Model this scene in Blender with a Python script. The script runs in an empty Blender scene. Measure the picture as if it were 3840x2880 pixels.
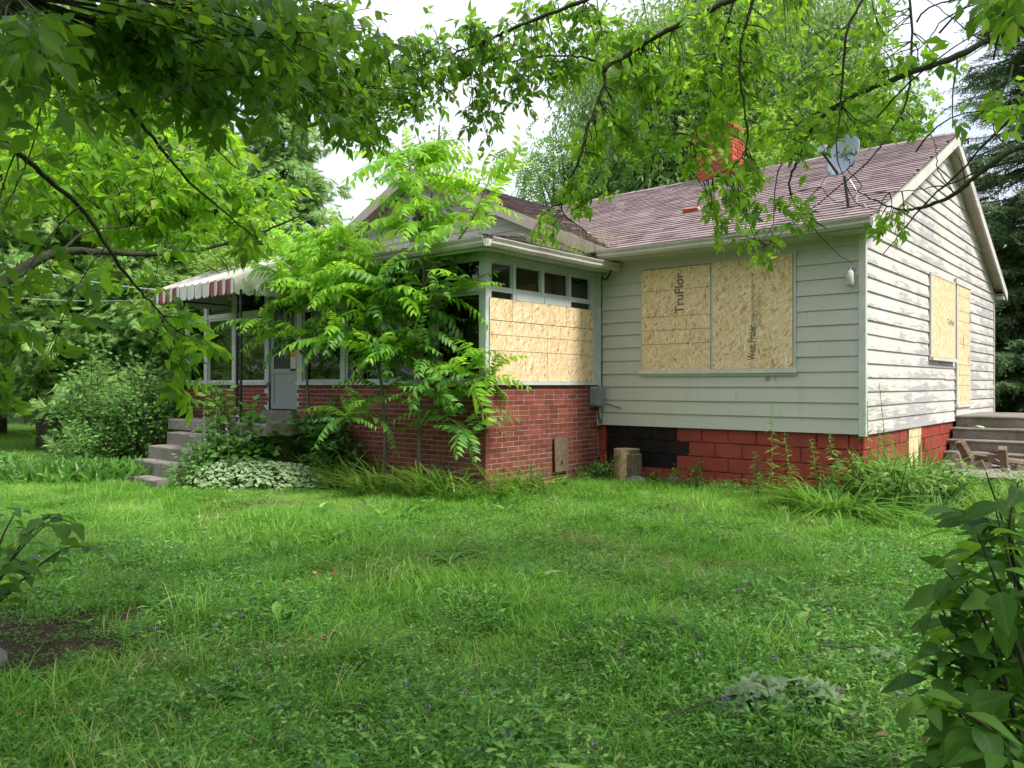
import bpy, math, random
import numpy as np
from mathutils import Vector, Matrix

SC = bpy.context.scene
COL = SC.collection
R = math.radians

# ------------------------------------------------------------------ camera, sky, sun, exposure
CAMZ = 1.42
FPX, CX, CY = 2950.0, 1920.0, 1445.0          # focal length and principal point in pixels of a 3840 px wide frame
cam_d = bpy.data.cameras.new("camera")
cam_d.sensor_width = 36.0
cam_d.lens = FPX / 3840 * 36
cam_d.shift_y = 5 / 3840
cam_d.clip_start, cam_d.clip_end = 0.05, 2000
cam = bpy.data.objects.new("camera", cam_d); COL.objects.link(cam)
cam.location = (0, 0, CAMZ); cam.rotation_euler = (R(90), 0, 0)
SC.camera = cam

SUN_DIR = Vector((0.60, -0.42, 0.95)).normalized()      # towards the sun
SUN_EL = math.asin(SUN_DIR.z); SUN_AZ = math.atan2(SUN_DIR.x, SUN_DIR.y)
world = bpy.data.worlds.new("World"); SC.world = world; world.use_nodes = True
wn, wl = world.node_tree.nodes, world.node_tree.links
wn.clear()
w_out = wn.new("ShaderNodeOutputWorld"); w_bg = wn.new("ShaderNodeBackground")
w_sky = wn.new("ShaderNodeTexSky"); w_sky.sky_type = 'NISHITA'; w_sky.sun_disc = False
w_sky.sun_elevation = SUN_EL; w_sky.sun_rotation = SUN_AZ
w_sky.air_density = 1.0; w_sky.dust_density = 3.0; w_sky.ozone_density = 1.0
# high overcast: bright cloud deck, brighter overhead than at the horizon, faint texture
w_tc = wn.new("ShaderNodeTexCoord"); w_sep = wn.new("ShaderNodeSeparateXYZ")
wl.new(w_tc.outputs["Generated"], w_sep.inputs[0])
w_el = wn.new("ShaderNodeMapRange"); w_el.inputs[1].default_value = 0; w_el.inputs[2].default_value = 1
w_el.inputs[3].default_value = 0.40; w_el.inputs[4].default_value = 1.25
wl.new(w_sep.outputs[2], w_el.inputs[0])
w_no = wn.new("ShaderNodeTexNoise"); w_no.inputs["Scale"].default_value = 2.2; w_no.inputs["Detail"].default_value = 5
w_map = wn.new("ShaderNodeMapping"); w_map.inputs["Scale"].default_value = (1, 1, 2.5)
wl.new(w_tc.outputs["Generated"], w_map.inputs[0]); wl.new(w_map.outputs[0], w_no.inputs["Vector"])
w_ramp = wn.new("ShaderNodeValToRGB")
w_ramp.color_ramp.elements[0].position = 0.35; w_ramp.color_ramp.elements[0].color = (0.70, 0.77, 0.93, 1)
w_ramp.color_ramp.elements[1].position = 0.65; w_ramp.color_ramp.elements[1].color = (0.97, 0.98, 1.0, 1)
wl.new(w_no.outputs[0], w_ramp.inputs[0])
w_sc = wn.new("ShaderNodeVectorMath"); w_sc.operation = 'SCALE'
w_mul = wn.new("ShaderNodeMath"); w_mul.operation = 'MULTIPLY'; w_mul.inputs[1].default_value = 8.8
wl.new(w_el.outputs[0], w_mul.inputs[0]); wl.new(w_mul.outputs[0], w_sc.inputs["Scale"]); wl.new(w_ramp.outputs[0], w_sc.inputs[0])
w_mix = wn.new("ShaderNodeMix"); w_mix.data_type = 'RGBA'; w_mix.inputs[0].default_value = 0.86
wl.new(w_sky.outputs[0], w_mix.inputs[6]); wl.new(w_sc.outputs[0], w_mix.inputs[7])
wl.new(w_mix.outputs[2], w_bg.inputs["Color"]); w_bg.inputs["Strength"].default_value = 0.13
wl.new(w_bg.outputs[0], w_out.inputs["Surface"])

sun_d = bpy.data.lights.new("sun", 'SUN'); sun_d.energy = 3.2; sun_d.angle = R(12); sun_d.color = (1.0, 0.96, 0.88)
sun = bpy.data.objects.new("sun", sun_d); COL.objects.link(sun)
sun.rotation_euler = (-SUN_DIR).to_track_quat('-Z', 'Y').to_euler(); sun.location = (10, -8, 20)

vs = SC.view_settings
vs.view_transform = 'Standard'; vs.look = 'None'; vs.exposure = 0.88; vs.gamma = 1.0; vs.use_curve_mapping = False
SC.render.engine = 'CYCLES'
cy = SC.cycles
cy.max_bounces = 6; cy.diffuse_bounces = 3; cy.glossy_bounces = 2; cy.transmission_bounces = 4; cy.transparent_max_bounces = 6
cy.use_adaptive_sampling = True; cy.adaptive_threshold = 0.02
cy.use_denoising = True
cy.sample_clamp_indirect = 4.0

# ------------------------------------------------------------------ helpers
def at(px, py, d):
    """pixel of the 2212 px wide overview at depth d metres -> world point"""
    return np.array([(px * 1.736 - CX) / FPX * d, d, CAMZ - (py * 1.736 - CY) / FPX * d])

def mkmesh(name, V, groups, mats=None, midx=None, smooth=False):
    """V (n,3); groups: list of (m,k) index arrays"""
    me = bpy.data.meshes.new(name)
    V = np.asarray(V, dtype=np.float32).reshape(-1, 3)
    groups = [np.asarray(g, dtype=np.int32) for g in groups if len(g)]
    nl = sum(g.size for g in groups); npol = sum(len(g) for g in groups)
    me.vertices.add(len(V)); me.vertices.foreach_set("co", V.ravel())
    me.loops.add(nl); me.polygons.add(npol)
    li = np.concatenate([g.ravel() for g in groups]) if groups else np.zeros(0, np.int32)
    tot = np.concatenate([np.full(len(g), g.shape[1], np.int32) for g in groups])
    st = np.concatenate([[0], np.cumsum(tot)[:-1]]).astype(np.int32)
    me.loops.foreach_set("vertex_index", li)
    me.polygons.foreach_set("loop_start", st)
    me.polygons.foreach_set("loop_total", tot)
    if mats:
        for m in (mats if isinstance(mats, (list, tuple)) else [mats]): me.materials.append(m)
    if midx is not None:
        me.polygons.foreach_set("material_index", np.asarray(midx, np.int32))
    me.polygons.foreach_set("use_smooth", np.full(npol, bool(smooth)))
    me.update(calc_edges=True)
    return me

def link(name, data, parent=None, kind=None, label=None, cat=None, group=None):
    o = bpy.data.objects.new(name, data); COL.objects.link(o)
    if parent is not None: o.parent = parent
    if kind: o["kind"] = kind
    if label: o["label"] = label
    if cat: o["category"] = cat
    if group: o["group"] = group
    return o

def thing(name, label, cat, loc=(0, 0, 0), rz=0.0, group=None):
    o = link(name, None, None, None, label, cat, group)
    o.location = loc; o.rotation_euler = (0, 0, rz); o.empty_display_size = 0.1
    return o

class B:
    """collects geometry for one mesh"""
    def __init__(s): s.v = []; s.g3 = []; s.g4 = []; s.m3 = []; s.m4 = []; s.n = 0; s.ng = []
    def add(s, V, F, m=0):
        V = np.asarray(V, float).reshape(-1, 3)
        for f in F:
            f = np.asarray(f, np.int32)
            if f.size == 0: continue
            if f.ndim == 1: f = f[None]
            if f.shape[1] == 3: s.g3.append(f + s.n); s.m3.append(np.full(len(f), m))
            elif f.shape[1] == 4: s.g4.append(f + s.n); s.m4.append(np.full(len(f), m))
            else: s.ng.append((f + s.n, m))
        s.v.append(V); s.n += len(V)
    def box(s, x0, x1, y0, y1, z0, z1, m=0, bev=0.0):
        x = [x0, x1]; y = [y0, y1]; z = [z0, z1]
        V = [(x[i], y[j], z[k]) for k in (0, 1) for j in (0, 1) for i in (0, 1)]
        s.add(V, [BOXF], m)
    def hexa(s, P, m=0):
        """8 points: bottom 4 (ccw seen from above) then top 4"""
        s.add(P, [np.array([[0, 3, 2, 1], [4, 5, 6, 7], [0, 1, 5, 4], [1, 2, 6, 5], [2, 3, 7, 6], [3, 0, 4, 7]])], m)
    def tube(s, P, rad, n=6, m=0, cap=True):
        V, F = tube(P, rad, n, cap); s.add(V, F, m)
    def prism(s, poly, y0, y1, m=0, axis='y'):
        """poly: list of (a,b) extruded along axis"""
        n = len(poly); V = []
        for t in (y0, y1):
            for a, b in poly:
                V.append({'y': (a, t, b), 'x': (t, a, b), 'z': (a, b, t)}[axis])
        F = [np.array([[i, (i + 1) % n, n + (i + 1) % n, n + i] for i in range(n)])]
        s.add(V, F, m)
        s.ng.append((np.array([list(range(n))[::-1]]) + s.n - 2 * n, m)); s.ng.append((np.array([list(range(n, 2 * n))]) + s.n - 2 * n, m))
    def mesh(s, name, mats, smooth=False):
        gs, mi = [], []
        for G, M in ((s.g3, s.m3), (s.g4, s.m4)):
            if G: gs.append(np.concatenate(G)); mi.append(np.concatenate(M))
        for f, m in s.ng: gs.append(f); mi.append(np.full(len(f), m))
        return mkmesh(name, np.concatenate(s.v), gs, mats, np.concatenate(mi), smooth)
    def obj(s, name, mats, parent=None, smooth=False, **k):
        return link(name, s.mesh(name, mats, smooth), parent, **k)

BOXF = np.array([[0, 2, 3, 1], [4, 5, 7, 6], [0, 1, 5, 4], [1, 3, 7, 5], [3, 2, 6, 7], [2, 0, 4, 6]])

def boxo(name, mat, parent, *a, **k):
    b = B(); b.box(*a); return b.obj(name, mat, parent, **k)

def tube(P, rad, n=6, cap=True):
    P = np.asarray(P, float); m = len(P)
    rad = np.broadcast_to(np.asarray(rad, float), (m,))
    T = np.gradient(P, axis=0); T /= np.linalg.norm(T, axis=1)[:, None] + 1e-9
    ref = np.array([0.31, 0.17, 0.93]) if abs(T[0][2]) < 0.9 else np.array([1.0, 0.1, 0])
    U = np.cross(T, ref); U /= np.linalg.norm(U, axis=1)[:, None] + 1e-9
    W = np.cross(T, U)
    a = np.arange(n) * 2 * math.pi / n
    V = (P[:, None] + rad[:, None, None] * (np.cos(a)[None, :, None] * U[:, None] + np.sin(a)[None, :, None] * W[:, None])).reshape(-1, 3)
    i = np.arange(m - 1)[:, None] * n; j = np.arange(n)[None]; j2 = (j + 1) % n
    F = np.stack([i + j, i + j2, i + n + j2, i + n + j], -1).reshape(-1, 4)
    fs = [F]
    if cap:
        c0 = len(V); V = np.vstack([V, P[:1], P[-1:]])
        q = np.arange(n)
        fs.append(np.stack([np.full(n, c0), (q + 1) % n, q], 1))
        fs.append(np.stack([np.full(n, c0 + 1), (m - 1) * n + q, (m - 1) * n + (q + 1) % n], 1))
    return V, fs

def spline(P, k=6):
    """Catmull-Rom through the points"""
    P = np.asarray(P, float)
    if len(P) < 3: return np.array([P[0] + (P[-1] - P[0]) * t for t in np.linspace(0, 1, k + 1)])
    Q = np.vstack([2 * P[0] - P[1], P, 2 * P[-1] - P[-2]]); out = []
    for i in range(1, len(Q) - 2):
        for t in np.linspace(0, 1, k, endpoint=False):
            a, b, c, d = Q[i - 1], Q[i], Q[i + 1], Q[i + 2]
            out.append(0.5 * ((2 * b) + (c - a) * t + (2 * a - 5 * b + 4 * c - d) * t * t + (3 * b - a - 3 * c + d) * t ** 3))
    out.append(P[-1]); return np.array(out)

def nrm(v):
    v = np.asarray(v, float); return v / (np.linalg.norm(v, axis=-1, keepdims=True) + 1e-9)

def frames(axis, normal):
    y = nrm(axis); z = normal - (np.sum(normal * y, -1, keepdims=True)) * y; z = nrm(z); x = np.cross(y, z)
    return np.stack([x, y, z], -1)        # columns

def scatter(b, tpl, pos, axis, normal, scale, m=0, wide=None):
    """many copies of a template (length along +Y, normal +Z) into buffer b"""
    tv, tf = tpl; N = len(pos)
    if N == 0: return
    M = frames(np.asarray(axis, float), np.asarray(normal, float))
    S = np.asarray(scale, float).reshape(-1, 1, 1) * np.ones((N, 1, 1))
    L = np.broadcast_to(tv[None], (N,) + tv.shape).copy()
    if wide is not None: L[:, :, 0] *= np.asarray(wide).reshape(-1, 1)
    V = np.einsum('nij,nkj->nki', M, L * S) + np.asarray(pos)[:, None]
    k = len(tv)
    fs = [(f[None] + (np.arange(N) * k)[:, None, None]).reshape(-1, f.shape[1]) for f in tf]
    b.add(V.reshape(-1, 3), fs, m)

# leaf templates ---------------------------------------------------
def t_diamond(w=0.3, fold=0.08, droop=0.12):
    V = np.array([(0, 0, 0), (-w, .42, fold), (0, 1, -droop), (w, .42, fold)])
    return V, [np.array([[0, 2, 1], [0, 3, 2]])]

def t_ovate(w=0.3, n=4, fold=0.06, droop=0.15, teeth=0.0, peak=0.38, seed=0, pet=0.0, curl=0.0):
    rg = np.random.default_rng(seed); V = []; F = []
    ys = np.linspace(0, 1, n + 2)
    if pet: V += [(0, -pet, 0.02)]
    off = len(V)
    V.append((0, 0, 0))
    for i, y in enumerate(ys[1:-1]):
        h = (y / peak) ** 0.7 if y < peak else ((1 - y) / (1 - peak)) ** 0.85
        h = w * h * (1 + teeth * (1 if i % 2 else -1) + rg.uniform(-.04, .04))
        z = -droop * y * y + curl * math.sin(y * 5)
        V += [(-h, y + teeth * .12, z + fold * h / w), (0, y, z), (h, y + teeth * .12, z + fold * h / w)]
    V.append((0, 1, -droop))
    T, Q = [], []
    T += [[off, off + 2, off + 1], [off, off + 3, off + 2]]
    for i in range(n - 1):
        a = off + 1 + 3 * i; c = a + 3
        Q += [[a, a + 1, c + 1, c], [a + 1, a + 2, c + 2, c + 1]]
    a = off + 1 + 3 * (n - 1); tip = a + 3
    T += [[a, a + 1, tip], [a + 1, a + 2, tip]]
    return np.array(V), [np.array(T), np.array(Q).reshape(-1, 4)]

def t_join(parts):
    """parts: list of ((V,F), Matrix4 or (R3, t, s))"""
    VV, F3, F4, n = [], [], [], 0
    for (V, F), (M, t, s) in parts:
        VV.append(V @ np.asarray(M).T * s + np.asarray(t))
        for f in F:
            (F3 if f.shape[1] == 3 else F4).append(f + n)
        n += len(V)
    out = []
    if F3: out.append(np.concatenate(F3))
    if F4: out.append(np.concatenate(F4))
    return np.concatenate(VV), out

def rotz(a): c, s = math.cos(a), math.sin(a); return np.array([[c, -s, 0], [s, c, 0], [0, 0, 1]])
def rotx(a): c, s = math.cos(a), math.sin(a); return np.array([[1, 0, 0], [0, c, -s], [0, s, c]])
def roty(a): c, s = math.cos(a), math.sin(a); return np.array([[c, 0, s], [0, 1, 0], [-s, 0, c]])

def t_boxelder(seed, n=3, teeth=.06, w=.25):
    """compound leaf: petiole and n leaflets, coarse toothed"""
    rg = np.random.default_rng(seed); P = []
    st = tube(np.array([(0, 0, 0), (0, .25, .01), (0, .5, -.02)]), [.008, .007, .006], 3, False)
    P.append((st, (np.eye(3), (0, 0, 0), 1)))
    def lf(sd): return t_ovate(w + rg.uniform(-.05, .05), 5, .05, .25 + rg.uniform(-.1, .25), teeth, .36, sd, .04, rg.uniform(-.03, .03))
    P.append((lf(seed * 7 + 1), (rotx(rg.uniform(-.5, .1)), (0, .5, -.02), .58 + rg.uniform(-.05, .08))))
    k = 0
    for y in ([.34] if n == 3 else [.14, .36]):
        for sgn in (-1, 1):
            k += 1
            M = rotz(-sgn * (1.0 + rg.uniform(-.3, .25))) @ roty(rg.uniform(-.7, .7)) @ rotx(rg.uniform(-.9, .2))
            P.append((lf(seed * 7 + 1 + k), (M, (0, y, -.01), .46 + rg.uniform(-.07, .07))))
    return t_join(P)

def t_frond(seed, pairs=9, arch=.35, lw=.22):
    """pinnate leaf of unit length, leaflets in pairs, tip drooping"""
    rg = np.random.default_rng(seed); P = []
    ys = np.linspace(0, 1, 8); cur = lambda y: np.array([0.03 * math.sin(y * 3 + seed), y, .12 * math.sin(y * 2.2) - arch * y ** 2.2])
    path = np.array([cur(y) for y in ys])
    P.append((tube(path, np.linspace(.008, .003, 8), 3, False), (np.eye(3), (0, 0, 0), 1)))
    for i in range(pairs):
        y = .16 + .80 * i / (pairs - 1)
        L = .25 * (1 - .45 * abs(y - .5) ** 1.3 * 2) * rg.uniform(.88, 1.1)
        sl = -arch * 2.2 * y ** 1.2 + .26 * math.cos(y * 2.2)
        for sgn in (-1, 1):
            if rg.random() < .04: continue
            M = rotx(math.atan(sl)) @ rotz(-sgn * (1.12 - .3 * y + rg.uniform(-.14, .14))) @ roty(sgn * rg.uniform(-.1, .35)) @ rotx(rg.uniform(-.55, -.1))
            P.append((t_ovate(lw, 3, .06, .22, 0, .34, seed + i), (M, cur(y + rg.uniform(-.012, .012)), L)))
    P.append((t_ovate(lw, 3, .05, .2, 0, .34, seed), (rotx(-.6), cur(1), .13)))
    return t_join(P)

def t_cedar(seed):
    """flat fan spray of scale foliage"""
    rg = np.random.default_rng(seed); V = []; F = []
    def bl(x, y, a, L, w):
        c, s = math.sin(a), math.cos(a); k = len(V)
        zz = -.18 * (y + L * s) ** 2
        V.extend([(x - w * s, y + w * c, -.1 * y), (x + w * s, y - w * c, -.1 * y), (x + c * L, y + s * L, zz + rg.uniform(-.05, .05))]); F.append((k, k + 1, k + 2))
    bl(0, 0, 0, 1.0, .06)
    for i in range(6):
        y = .1 + .13 * i
        for sg in (-1, 1):
            bl(0, y, sg * rg.uniform(.5, .85), (.62 - .07 * i) * rg.uniform(.75, 1.15), .055)
    return np.array(V), [np.array(F)]

def t_spruce(seed):
    rg = np.random.default_rng(seed); V = []; F = []
    for i in range(9):
        y = i / 9 * .9; a = i * 2.4 + rg.uniform(-.4, .4); L = .17 * (1 - .35 * y); k = len(V)
        dx, dz = math.cos(a) * L, math.sin(a) * L * .8
        V.extend([(0, y, 0), (0, y + .10, 0), (dx, y + .17, dz)]); F.append((k, k + 1, k + 2))
    k = len(V); V.extend([(-.02, 0, 0), (.02, 0, 0), (0, 1, 0)]); F.append((k, k + 1, k + 2))
    return np.array(V), [np.array(F)]

# ------------------------------------------------------------------ materials
class NT:
    def __init__(s, name):
        s.m = bpy.data.materials.new(name); s.m.use_nodes = True; s.t = s.m.node_tree; s.t.nodes.clear()
        s.out = s.n("ShaderNodeOutputMaterial")
    def n(s, t, **k):
        x = s.t.nodes.new(t)
        for a, v in k.items():
            if a in x.inputs.keys() if isinstance(a, str) else False: x.inputs[a].default_value = v
            else: setattr(x, a, v)
        return x
    def l(s, a, b): s.t.links.new(a, b)
    def coord(s, scale=(1, 1, 1), rot=(0, 0, 0), kind="Object"):
        c = s.n("ShaderNodeTexCoord"); m = s.n("ShaderNodeMapping"); m.inputs["Scale"].default_value = scale; m.inputs["Rotation"].default_value = rot
        s.l(c.outputs[kind], m.inputs[0]); return m.outputs[0]
    def noise(s, vec, scale, detail=4, rough=.55, dist=0):
        x = s.n("ShaderNodeTexNoise"); x.inputs["Scale"].default_value = scale; x.inputs["Detail"].default_value = detail
        x.inputs["Roughness"].default_value = rough; x.inputs["Distortion"].default_value = dist
        if vec is not None: s.l(vec, x.inputs["Vector"])
        return x.outputs[0]
    def voro(s, vec, scale, out="Color", feature='F1', rnd=1.0):
        x = s.n("ShaderNodeTexVoronoi"); x.feature = feature; x.inputs["Scale"].default_value = scale; x.inputs["Randomness"].default_value = rnd
        if vec is not None: s.l(vec, x.inputs["Vector"])
        return x.outputs[out]
    def ramp(s, fac, stops, interp='LINEAR'):
        x = s.n("ShaderNodeValToRGB"); cr = x.color_ramp; cr.interpolation = interp
        while len(cr.elements) < len(stops): cr.elements.new(.5)
        for e, (p, c) in zip(cr.elements, stops):
            e.position = p; e.color = (c, c, c, 1) if isinstance(c, (int, float)) else (*c, 1)
        s.l(fac, x.inputs[0]); return x.outputs[0]
    def mix(s, fac, a, b, mode='MIX'):
        x = s.n("ShaderNodeMix"); x.data_type = 'RGBA'; x.blend_type = mode; x.clamp_factor = True
        for v, i in ((fac, 0), (a, 6), (b, 7)):
            if isinstance(v, (int, float)): x.inputs[i].default_value = v if i == 0 else (v, v, v, 1)
            elif isinstance(v, tuple): x.inputs[i].default_value = (*v, 1)
            else: s.l(v, x.inputs[i])
        return x.outputs[2]
    def math(s, op, a, b=0.0):
        x = s.n("ShaderNodeMath"); x.operation = op
        for v, i in ((a, 0), (b, 1)):
            if isinstance(v, (int, float)): x.inputs[i].default_value = v
            else: s.l(v, x.inputs[i])
        return x.outputs[0]
    def orand(s): return s.n("ShaderNodeObjectInfo").outputs["Random"]
    def irand(s): return s.n("ShaderNodeNewGeometry").outputs["Random Per Island"]
    gain = 1.0
    def bsdf(s, col, rough=.7, spec=.3, metal=0.0, bump=None, bstr=.3, bdist=.01):
        p = s.n("ShaderNodeBsdfPrincipled")
        if NT.gain != 1.0: col = s.mix(1.0, col, (NT.gain,) * 3, 'MULTIPLY')
        if isinstance(col, tuple): p.inputs["Base Color"].default_value = (*col, 1)
        else: s.l(col, p.inputs["Base Color"])
        if isinstance(rough, (int, float)): p.inputs["Roughness"].default_value = rough
        else: s.l(rough, p.inputs["Roughness"])
        p.inputs["Specular IOR Level"].default_value = spec; p.inputs["Metallic"].default_value = metal
        if bump is not None:
            b = s.n("ShaderNodeBump"); b.inputs["Strength"].default_value = bstr; b.inputs["Distance"].default_value = bdist
            s.l(bump, b.inputs["Height"]); s.l(b.outputs[0], p.inputs["Normal"])
        return p
    def done(s, sh): s.l(sh.outputs[0], s.out.inputs["Surface"]); return s.m

def leaf_mat(name, stops, tr=(.25, .5, .04), fac=.42, rough=.45, spec=.35, obj=False, patch=0.35, veins=None):
    t = NT(name); g = t.irand()
    if obj: g = t.math('FRACT', t.math('ADD', g, t.orand()))
    nz = t.noise(t.coord(kind="Object") if not obj else t.n("ShaderNodeNewGeometry").outputs["Position"], 0.9, 2)
    g2 = t.math('ADD', t.math('MULTIPLY', g, 1 - patch), t.math('MULTIPLY', nz, patch))
    g2 = t.math('ADD', t.math('MULTIPLY', t.math('SUBTRACT', g2, .5), 1.5), .5)
    c = t.ramp(g2, stops)
    if veins:
        sp = t.n("ShaderNodeSeparateXYZ"); t.l(t.n("ShaderNodeTexCoord").outputs["Object"], sp.inputs[0])
        ab = t.math('ABSOLUTE', sp.outputs[0]); u = t.math('FRACT', t.math('MULTIPLY', t.math('SUBTRACT', sp.outputs[1], t.math('MULTIPLY', ab, .9)), 9.0))
        line = t.ramp(u, [(0, 1.0), (.10, 0.0), (.9, 0.0), (1, 1.0)]); mid = t.ramp(ab, [(.006, 1.0), (.02, 0.0)])
        c = t.mix(t.math('MULTIPLY', t.math('MAXIMUM', line, mid), .35), c, veins)
        c = t.mix(t.ramp(t.noise(t.coord((3, 3, 3)), 2.2, 6, .7), [(.60, 0.0), (.72, .55)]), c, (.16, .13, .03))
    p = t.bsdf(c, rough, spec)
    tl = t.n("ShaderNodeBsdfTranslucent"); ct = t.mix(.55, c, tr); t.l(ct, tl.inputs["Color"])
    mx = t.n("ShaderNodeMixShader"); mx.inputs[0].default_value = fac
    t.l(p.outputs[0], mx.inputs[1]); t.l(tl.outputs[0], mx.inputs[2])
    return t.done(mx)

def plain(name, col, rough=.6, spec=.3, metal=0.0, var=.15, scale=8.0, dirt=None, bump=.15):
    t = NT(name); v = t.coord(); n = t.noise(v, scale, 6)
    lo = tuple(x * (1 - var) for x in col); hi = tuple(min(1, x * (1 + var)) for x in col)
    c = t.ramp(n, [(.3, lo), (.7, hi)])
    if dirt:
        d = t.ramp(t.noise(v, scale * .35, 8, .7), [(.5, 0.0), (.72, 1.0)])
        c = t.mix(t.math('MULTIPLY', d, .7), c, dirt)
    return t.done(t.bsdf(c, rough, spec, metal, n, bump, .004))

M = {}
def bark(name, c0, c1, sc=6):
    t = NT(name); v = t.coord((1, 1, .18)); n = t.noise(v, sc * 3, 6, .65); n2 = t.noise(t.coord(), sc * .4, 3)
    c = t.mix(t.math('MULTIPLY', n2, .5), t.ramp(n, [(.35, c0), (.65, c1)]), (.10, .12, .07))
    return t.done(t.bsdf(c, .9, .15, 0, n, .8, .02))
M['bark'] = bark('bark_brown', (.035, .025, .018), (.12, .09, .065))
M['bark_grey'] = bark('bark_grey', (.07, .06, .05), (.2, .18, .15))
M['twig'] = bark('twig_dark', (.022, .02, .014), (.06, .055, .035), 20)
M['stem_green'] = plain('stem_green', (.10, .20, .04), .6)
M['stem_red'] = plain('stem_reddish', (.16, .10, .05), .6)
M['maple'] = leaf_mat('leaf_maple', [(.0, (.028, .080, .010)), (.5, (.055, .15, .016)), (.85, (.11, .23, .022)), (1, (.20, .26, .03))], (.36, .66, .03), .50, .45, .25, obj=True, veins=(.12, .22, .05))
M['maple_lit'] = leaf_mat('leaf_maple_lit', [(.0, (.06, .17, .012)), (.5, (.13, .31, .02)), (.9, (.22, .42, .03)), (1, (.34, .40, .05))], (.52, .88, .04), .58, .45, .28, obj=True)  # brighter yellow green copy of the maple leaf, light from behind painted in
M['ailanthus'] = leaf_mat('leaf_ailanthus', [(.0, (.10, .28, .022)), (.5, (.20, .46, .03)), (1, (.36, .56, .05))], (.60, .95, .06), .55, .42, .3, obj=True)
M['ailanthus_low'] = leaf_mat('leaf_ailanthus_shaded', [(.0, (.06, .18, .03)), (.6, (.12, .30, .045)), (1, (.20, .40, .06))], (.34, .62, .07), .45, .42, .35, obj=True)  # darker copy for the low fronds, their shade painted into the colour
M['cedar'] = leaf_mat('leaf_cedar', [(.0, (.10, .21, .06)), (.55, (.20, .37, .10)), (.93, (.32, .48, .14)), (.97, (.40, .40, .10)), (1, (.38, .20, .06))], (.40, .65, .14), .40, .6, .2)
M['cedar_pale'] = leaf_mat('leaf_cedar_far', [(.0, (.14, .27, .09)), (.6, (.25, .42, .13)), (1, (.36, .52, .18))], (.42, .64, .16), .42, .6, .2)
M['spruce'] = leaf_mat('needles_spruce', [(.0, (.07, .13, .06)), (.6, (.13, .22, .09)), (1, (.22, .33, .12))], (.2, .34, .1), .3, .6, .2)
M['willow'] = leaf_mat('leaf_willow', [(.0, (.13, .24, .07)), (.6, (.22, .36, .11)), (1, (.34, .47, .19))], (.42, .62, .16), .45, .5, .35)
M['bright'] = leaf_mat('leaf_bright_tree', [(.0, (.12, .25, .045)), (.6, (.21, .38, .06)), (1, (.35, .48, .11))], (.45, .70, .10), .48, .5, .3)
M['walnut'] = leaf_mat('leaf_walnut', [(.0, (.09, .21, .055)), (.6, (.16, .32, .075)), (1, (.26, .42, .11))], (.34, .58, .1), .45, .5, .3)
M['birch'] = leaf_mat('leaf_birch', [(.0, (.13, .21, .08)), (.6, (.22, .32, .13)), (1, (.32, .42, .18))], (.35, .5, .15), .42, .5, .3)
M['wood_far'] = leaf_mat('leaf_far_wood', [(.0, (.08, .17, .045)), (.6, (.16, .30, .07)), (1, (.28, .43, .12))], (.35, .55, .1), .4, .6, .2)
M['shrub'] = leaf_mat('leaf_shrub', [(.0, (.05, .14, .035)), (.6, (.12, .27, .06)), (1, (.25, .42, .13))], (.38, .62, .14), .42, .5, .3)
M['shrub_dark'] = leaf_mat('leaf_shrub_dark', [(.0, (.022, .065, .012)), (.6, (.045, .12, .018)), (1, (.10, .22, .03))], (.28, .55, .03), .42, .45, .14, obj=True, veins=(.16, .26, .07))
M['hosta'] = leaf_mat('leaf_lily', [(.0, (.05, .14, .025)), (.6, (.09, .22, .035)), (1, (.15, .31, .05))], (.25, .5, .06), .35, .38, .45)
M['lily'] = leaf_mat('leaf_daylily', [(.0, (.05, .13, .02)), (.55, (.10, .22, .035)), (.82, (.18, .30, .05)), (.9, (.36, .33, .10)), (1, (.42, .30, .13))], (.3, .5, .06), .35, .42, .4)
M['lily_green'] = leaf_mat('leaf_daylily_green', [(.0, (.06, .16, .02)), (.6, (.11, .27, .03)), (1, (.20, .36, .06))], (.3, .55, .06), .38, .42, .4)
M['straw'] = leaf_mat('straw_dry', [(.0, (.22, .16, .09)), (.6, (.36, .28, .16)), (1, (.5, .42, .27))], (.5, .42, .25), .25, .8, .1)
M['gold_rod'] = leaf_mat('leaf_goldenrod', [(.0, (.08, .18, .03)), (.6, (.14, .28, .05)), (1, (.22, .36, .08))], (.3, .5, .08), .4, .5, .3)
M['grass'] = leaf_mat('grass_blade', [(.0, (.030, .110, .012)), (.4, (.090, .255, .028)), (.82, (.20, .42, .05)), (.94, (.36, .45, .11)), (1, (.50, .44, .24))], (.34, .70, .06), .40, .5, .22, obj=True)
M['grass_pale'] = leaf_mat('grass_blade_pale', [(.0, (.08, .22, .03)), (.5, (.20, .42, .06)), (.9, (.34, .52, .12)), (1, (.50, .48, .22))], (.40, .68, .09), .42, .5, .22, obj=True)
M['weed'] = leaf_mat('leaf_weed', [(.0, (.022, .085, .014)), (.5, (.075, .215, .032)), (.9, (.18, .38, .06)), (1, (.32, .44, .12))], (.30, .6, .06), .36, .42, .32, obj=True)
M['purple'] = leaf_mat('petal_purple', [(.0, (.10, .06, .09)), (.55, (.17, .12, .17)), (.8, (.36, .28, .48)), (1, (.08, .08, .05))], (.3, .2, .4), .2)
M['violet'] = leaf_mat('petal_violet', [(.0, (.35, .25, .6)), (1, (.5, .4, .75))], (.5, .4, .8), .3)
M['wilt'] = leaf_mat('leaf_wilted_underside', [(.0, (.08, .14, .06)), (.6, (.19, .27, .15)), (1, (.34, .42, .29))], (.3, .4, .2), .2, .6, .2)
M['deadleaf'] = leaf_mat('leaf_dead', [(.0, (.14, .08, .04)), (.6, (.25, .17, .09)), (1, (.40, .32, .17))], (.5, .3, .1), .2, .7, .2)
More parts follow.
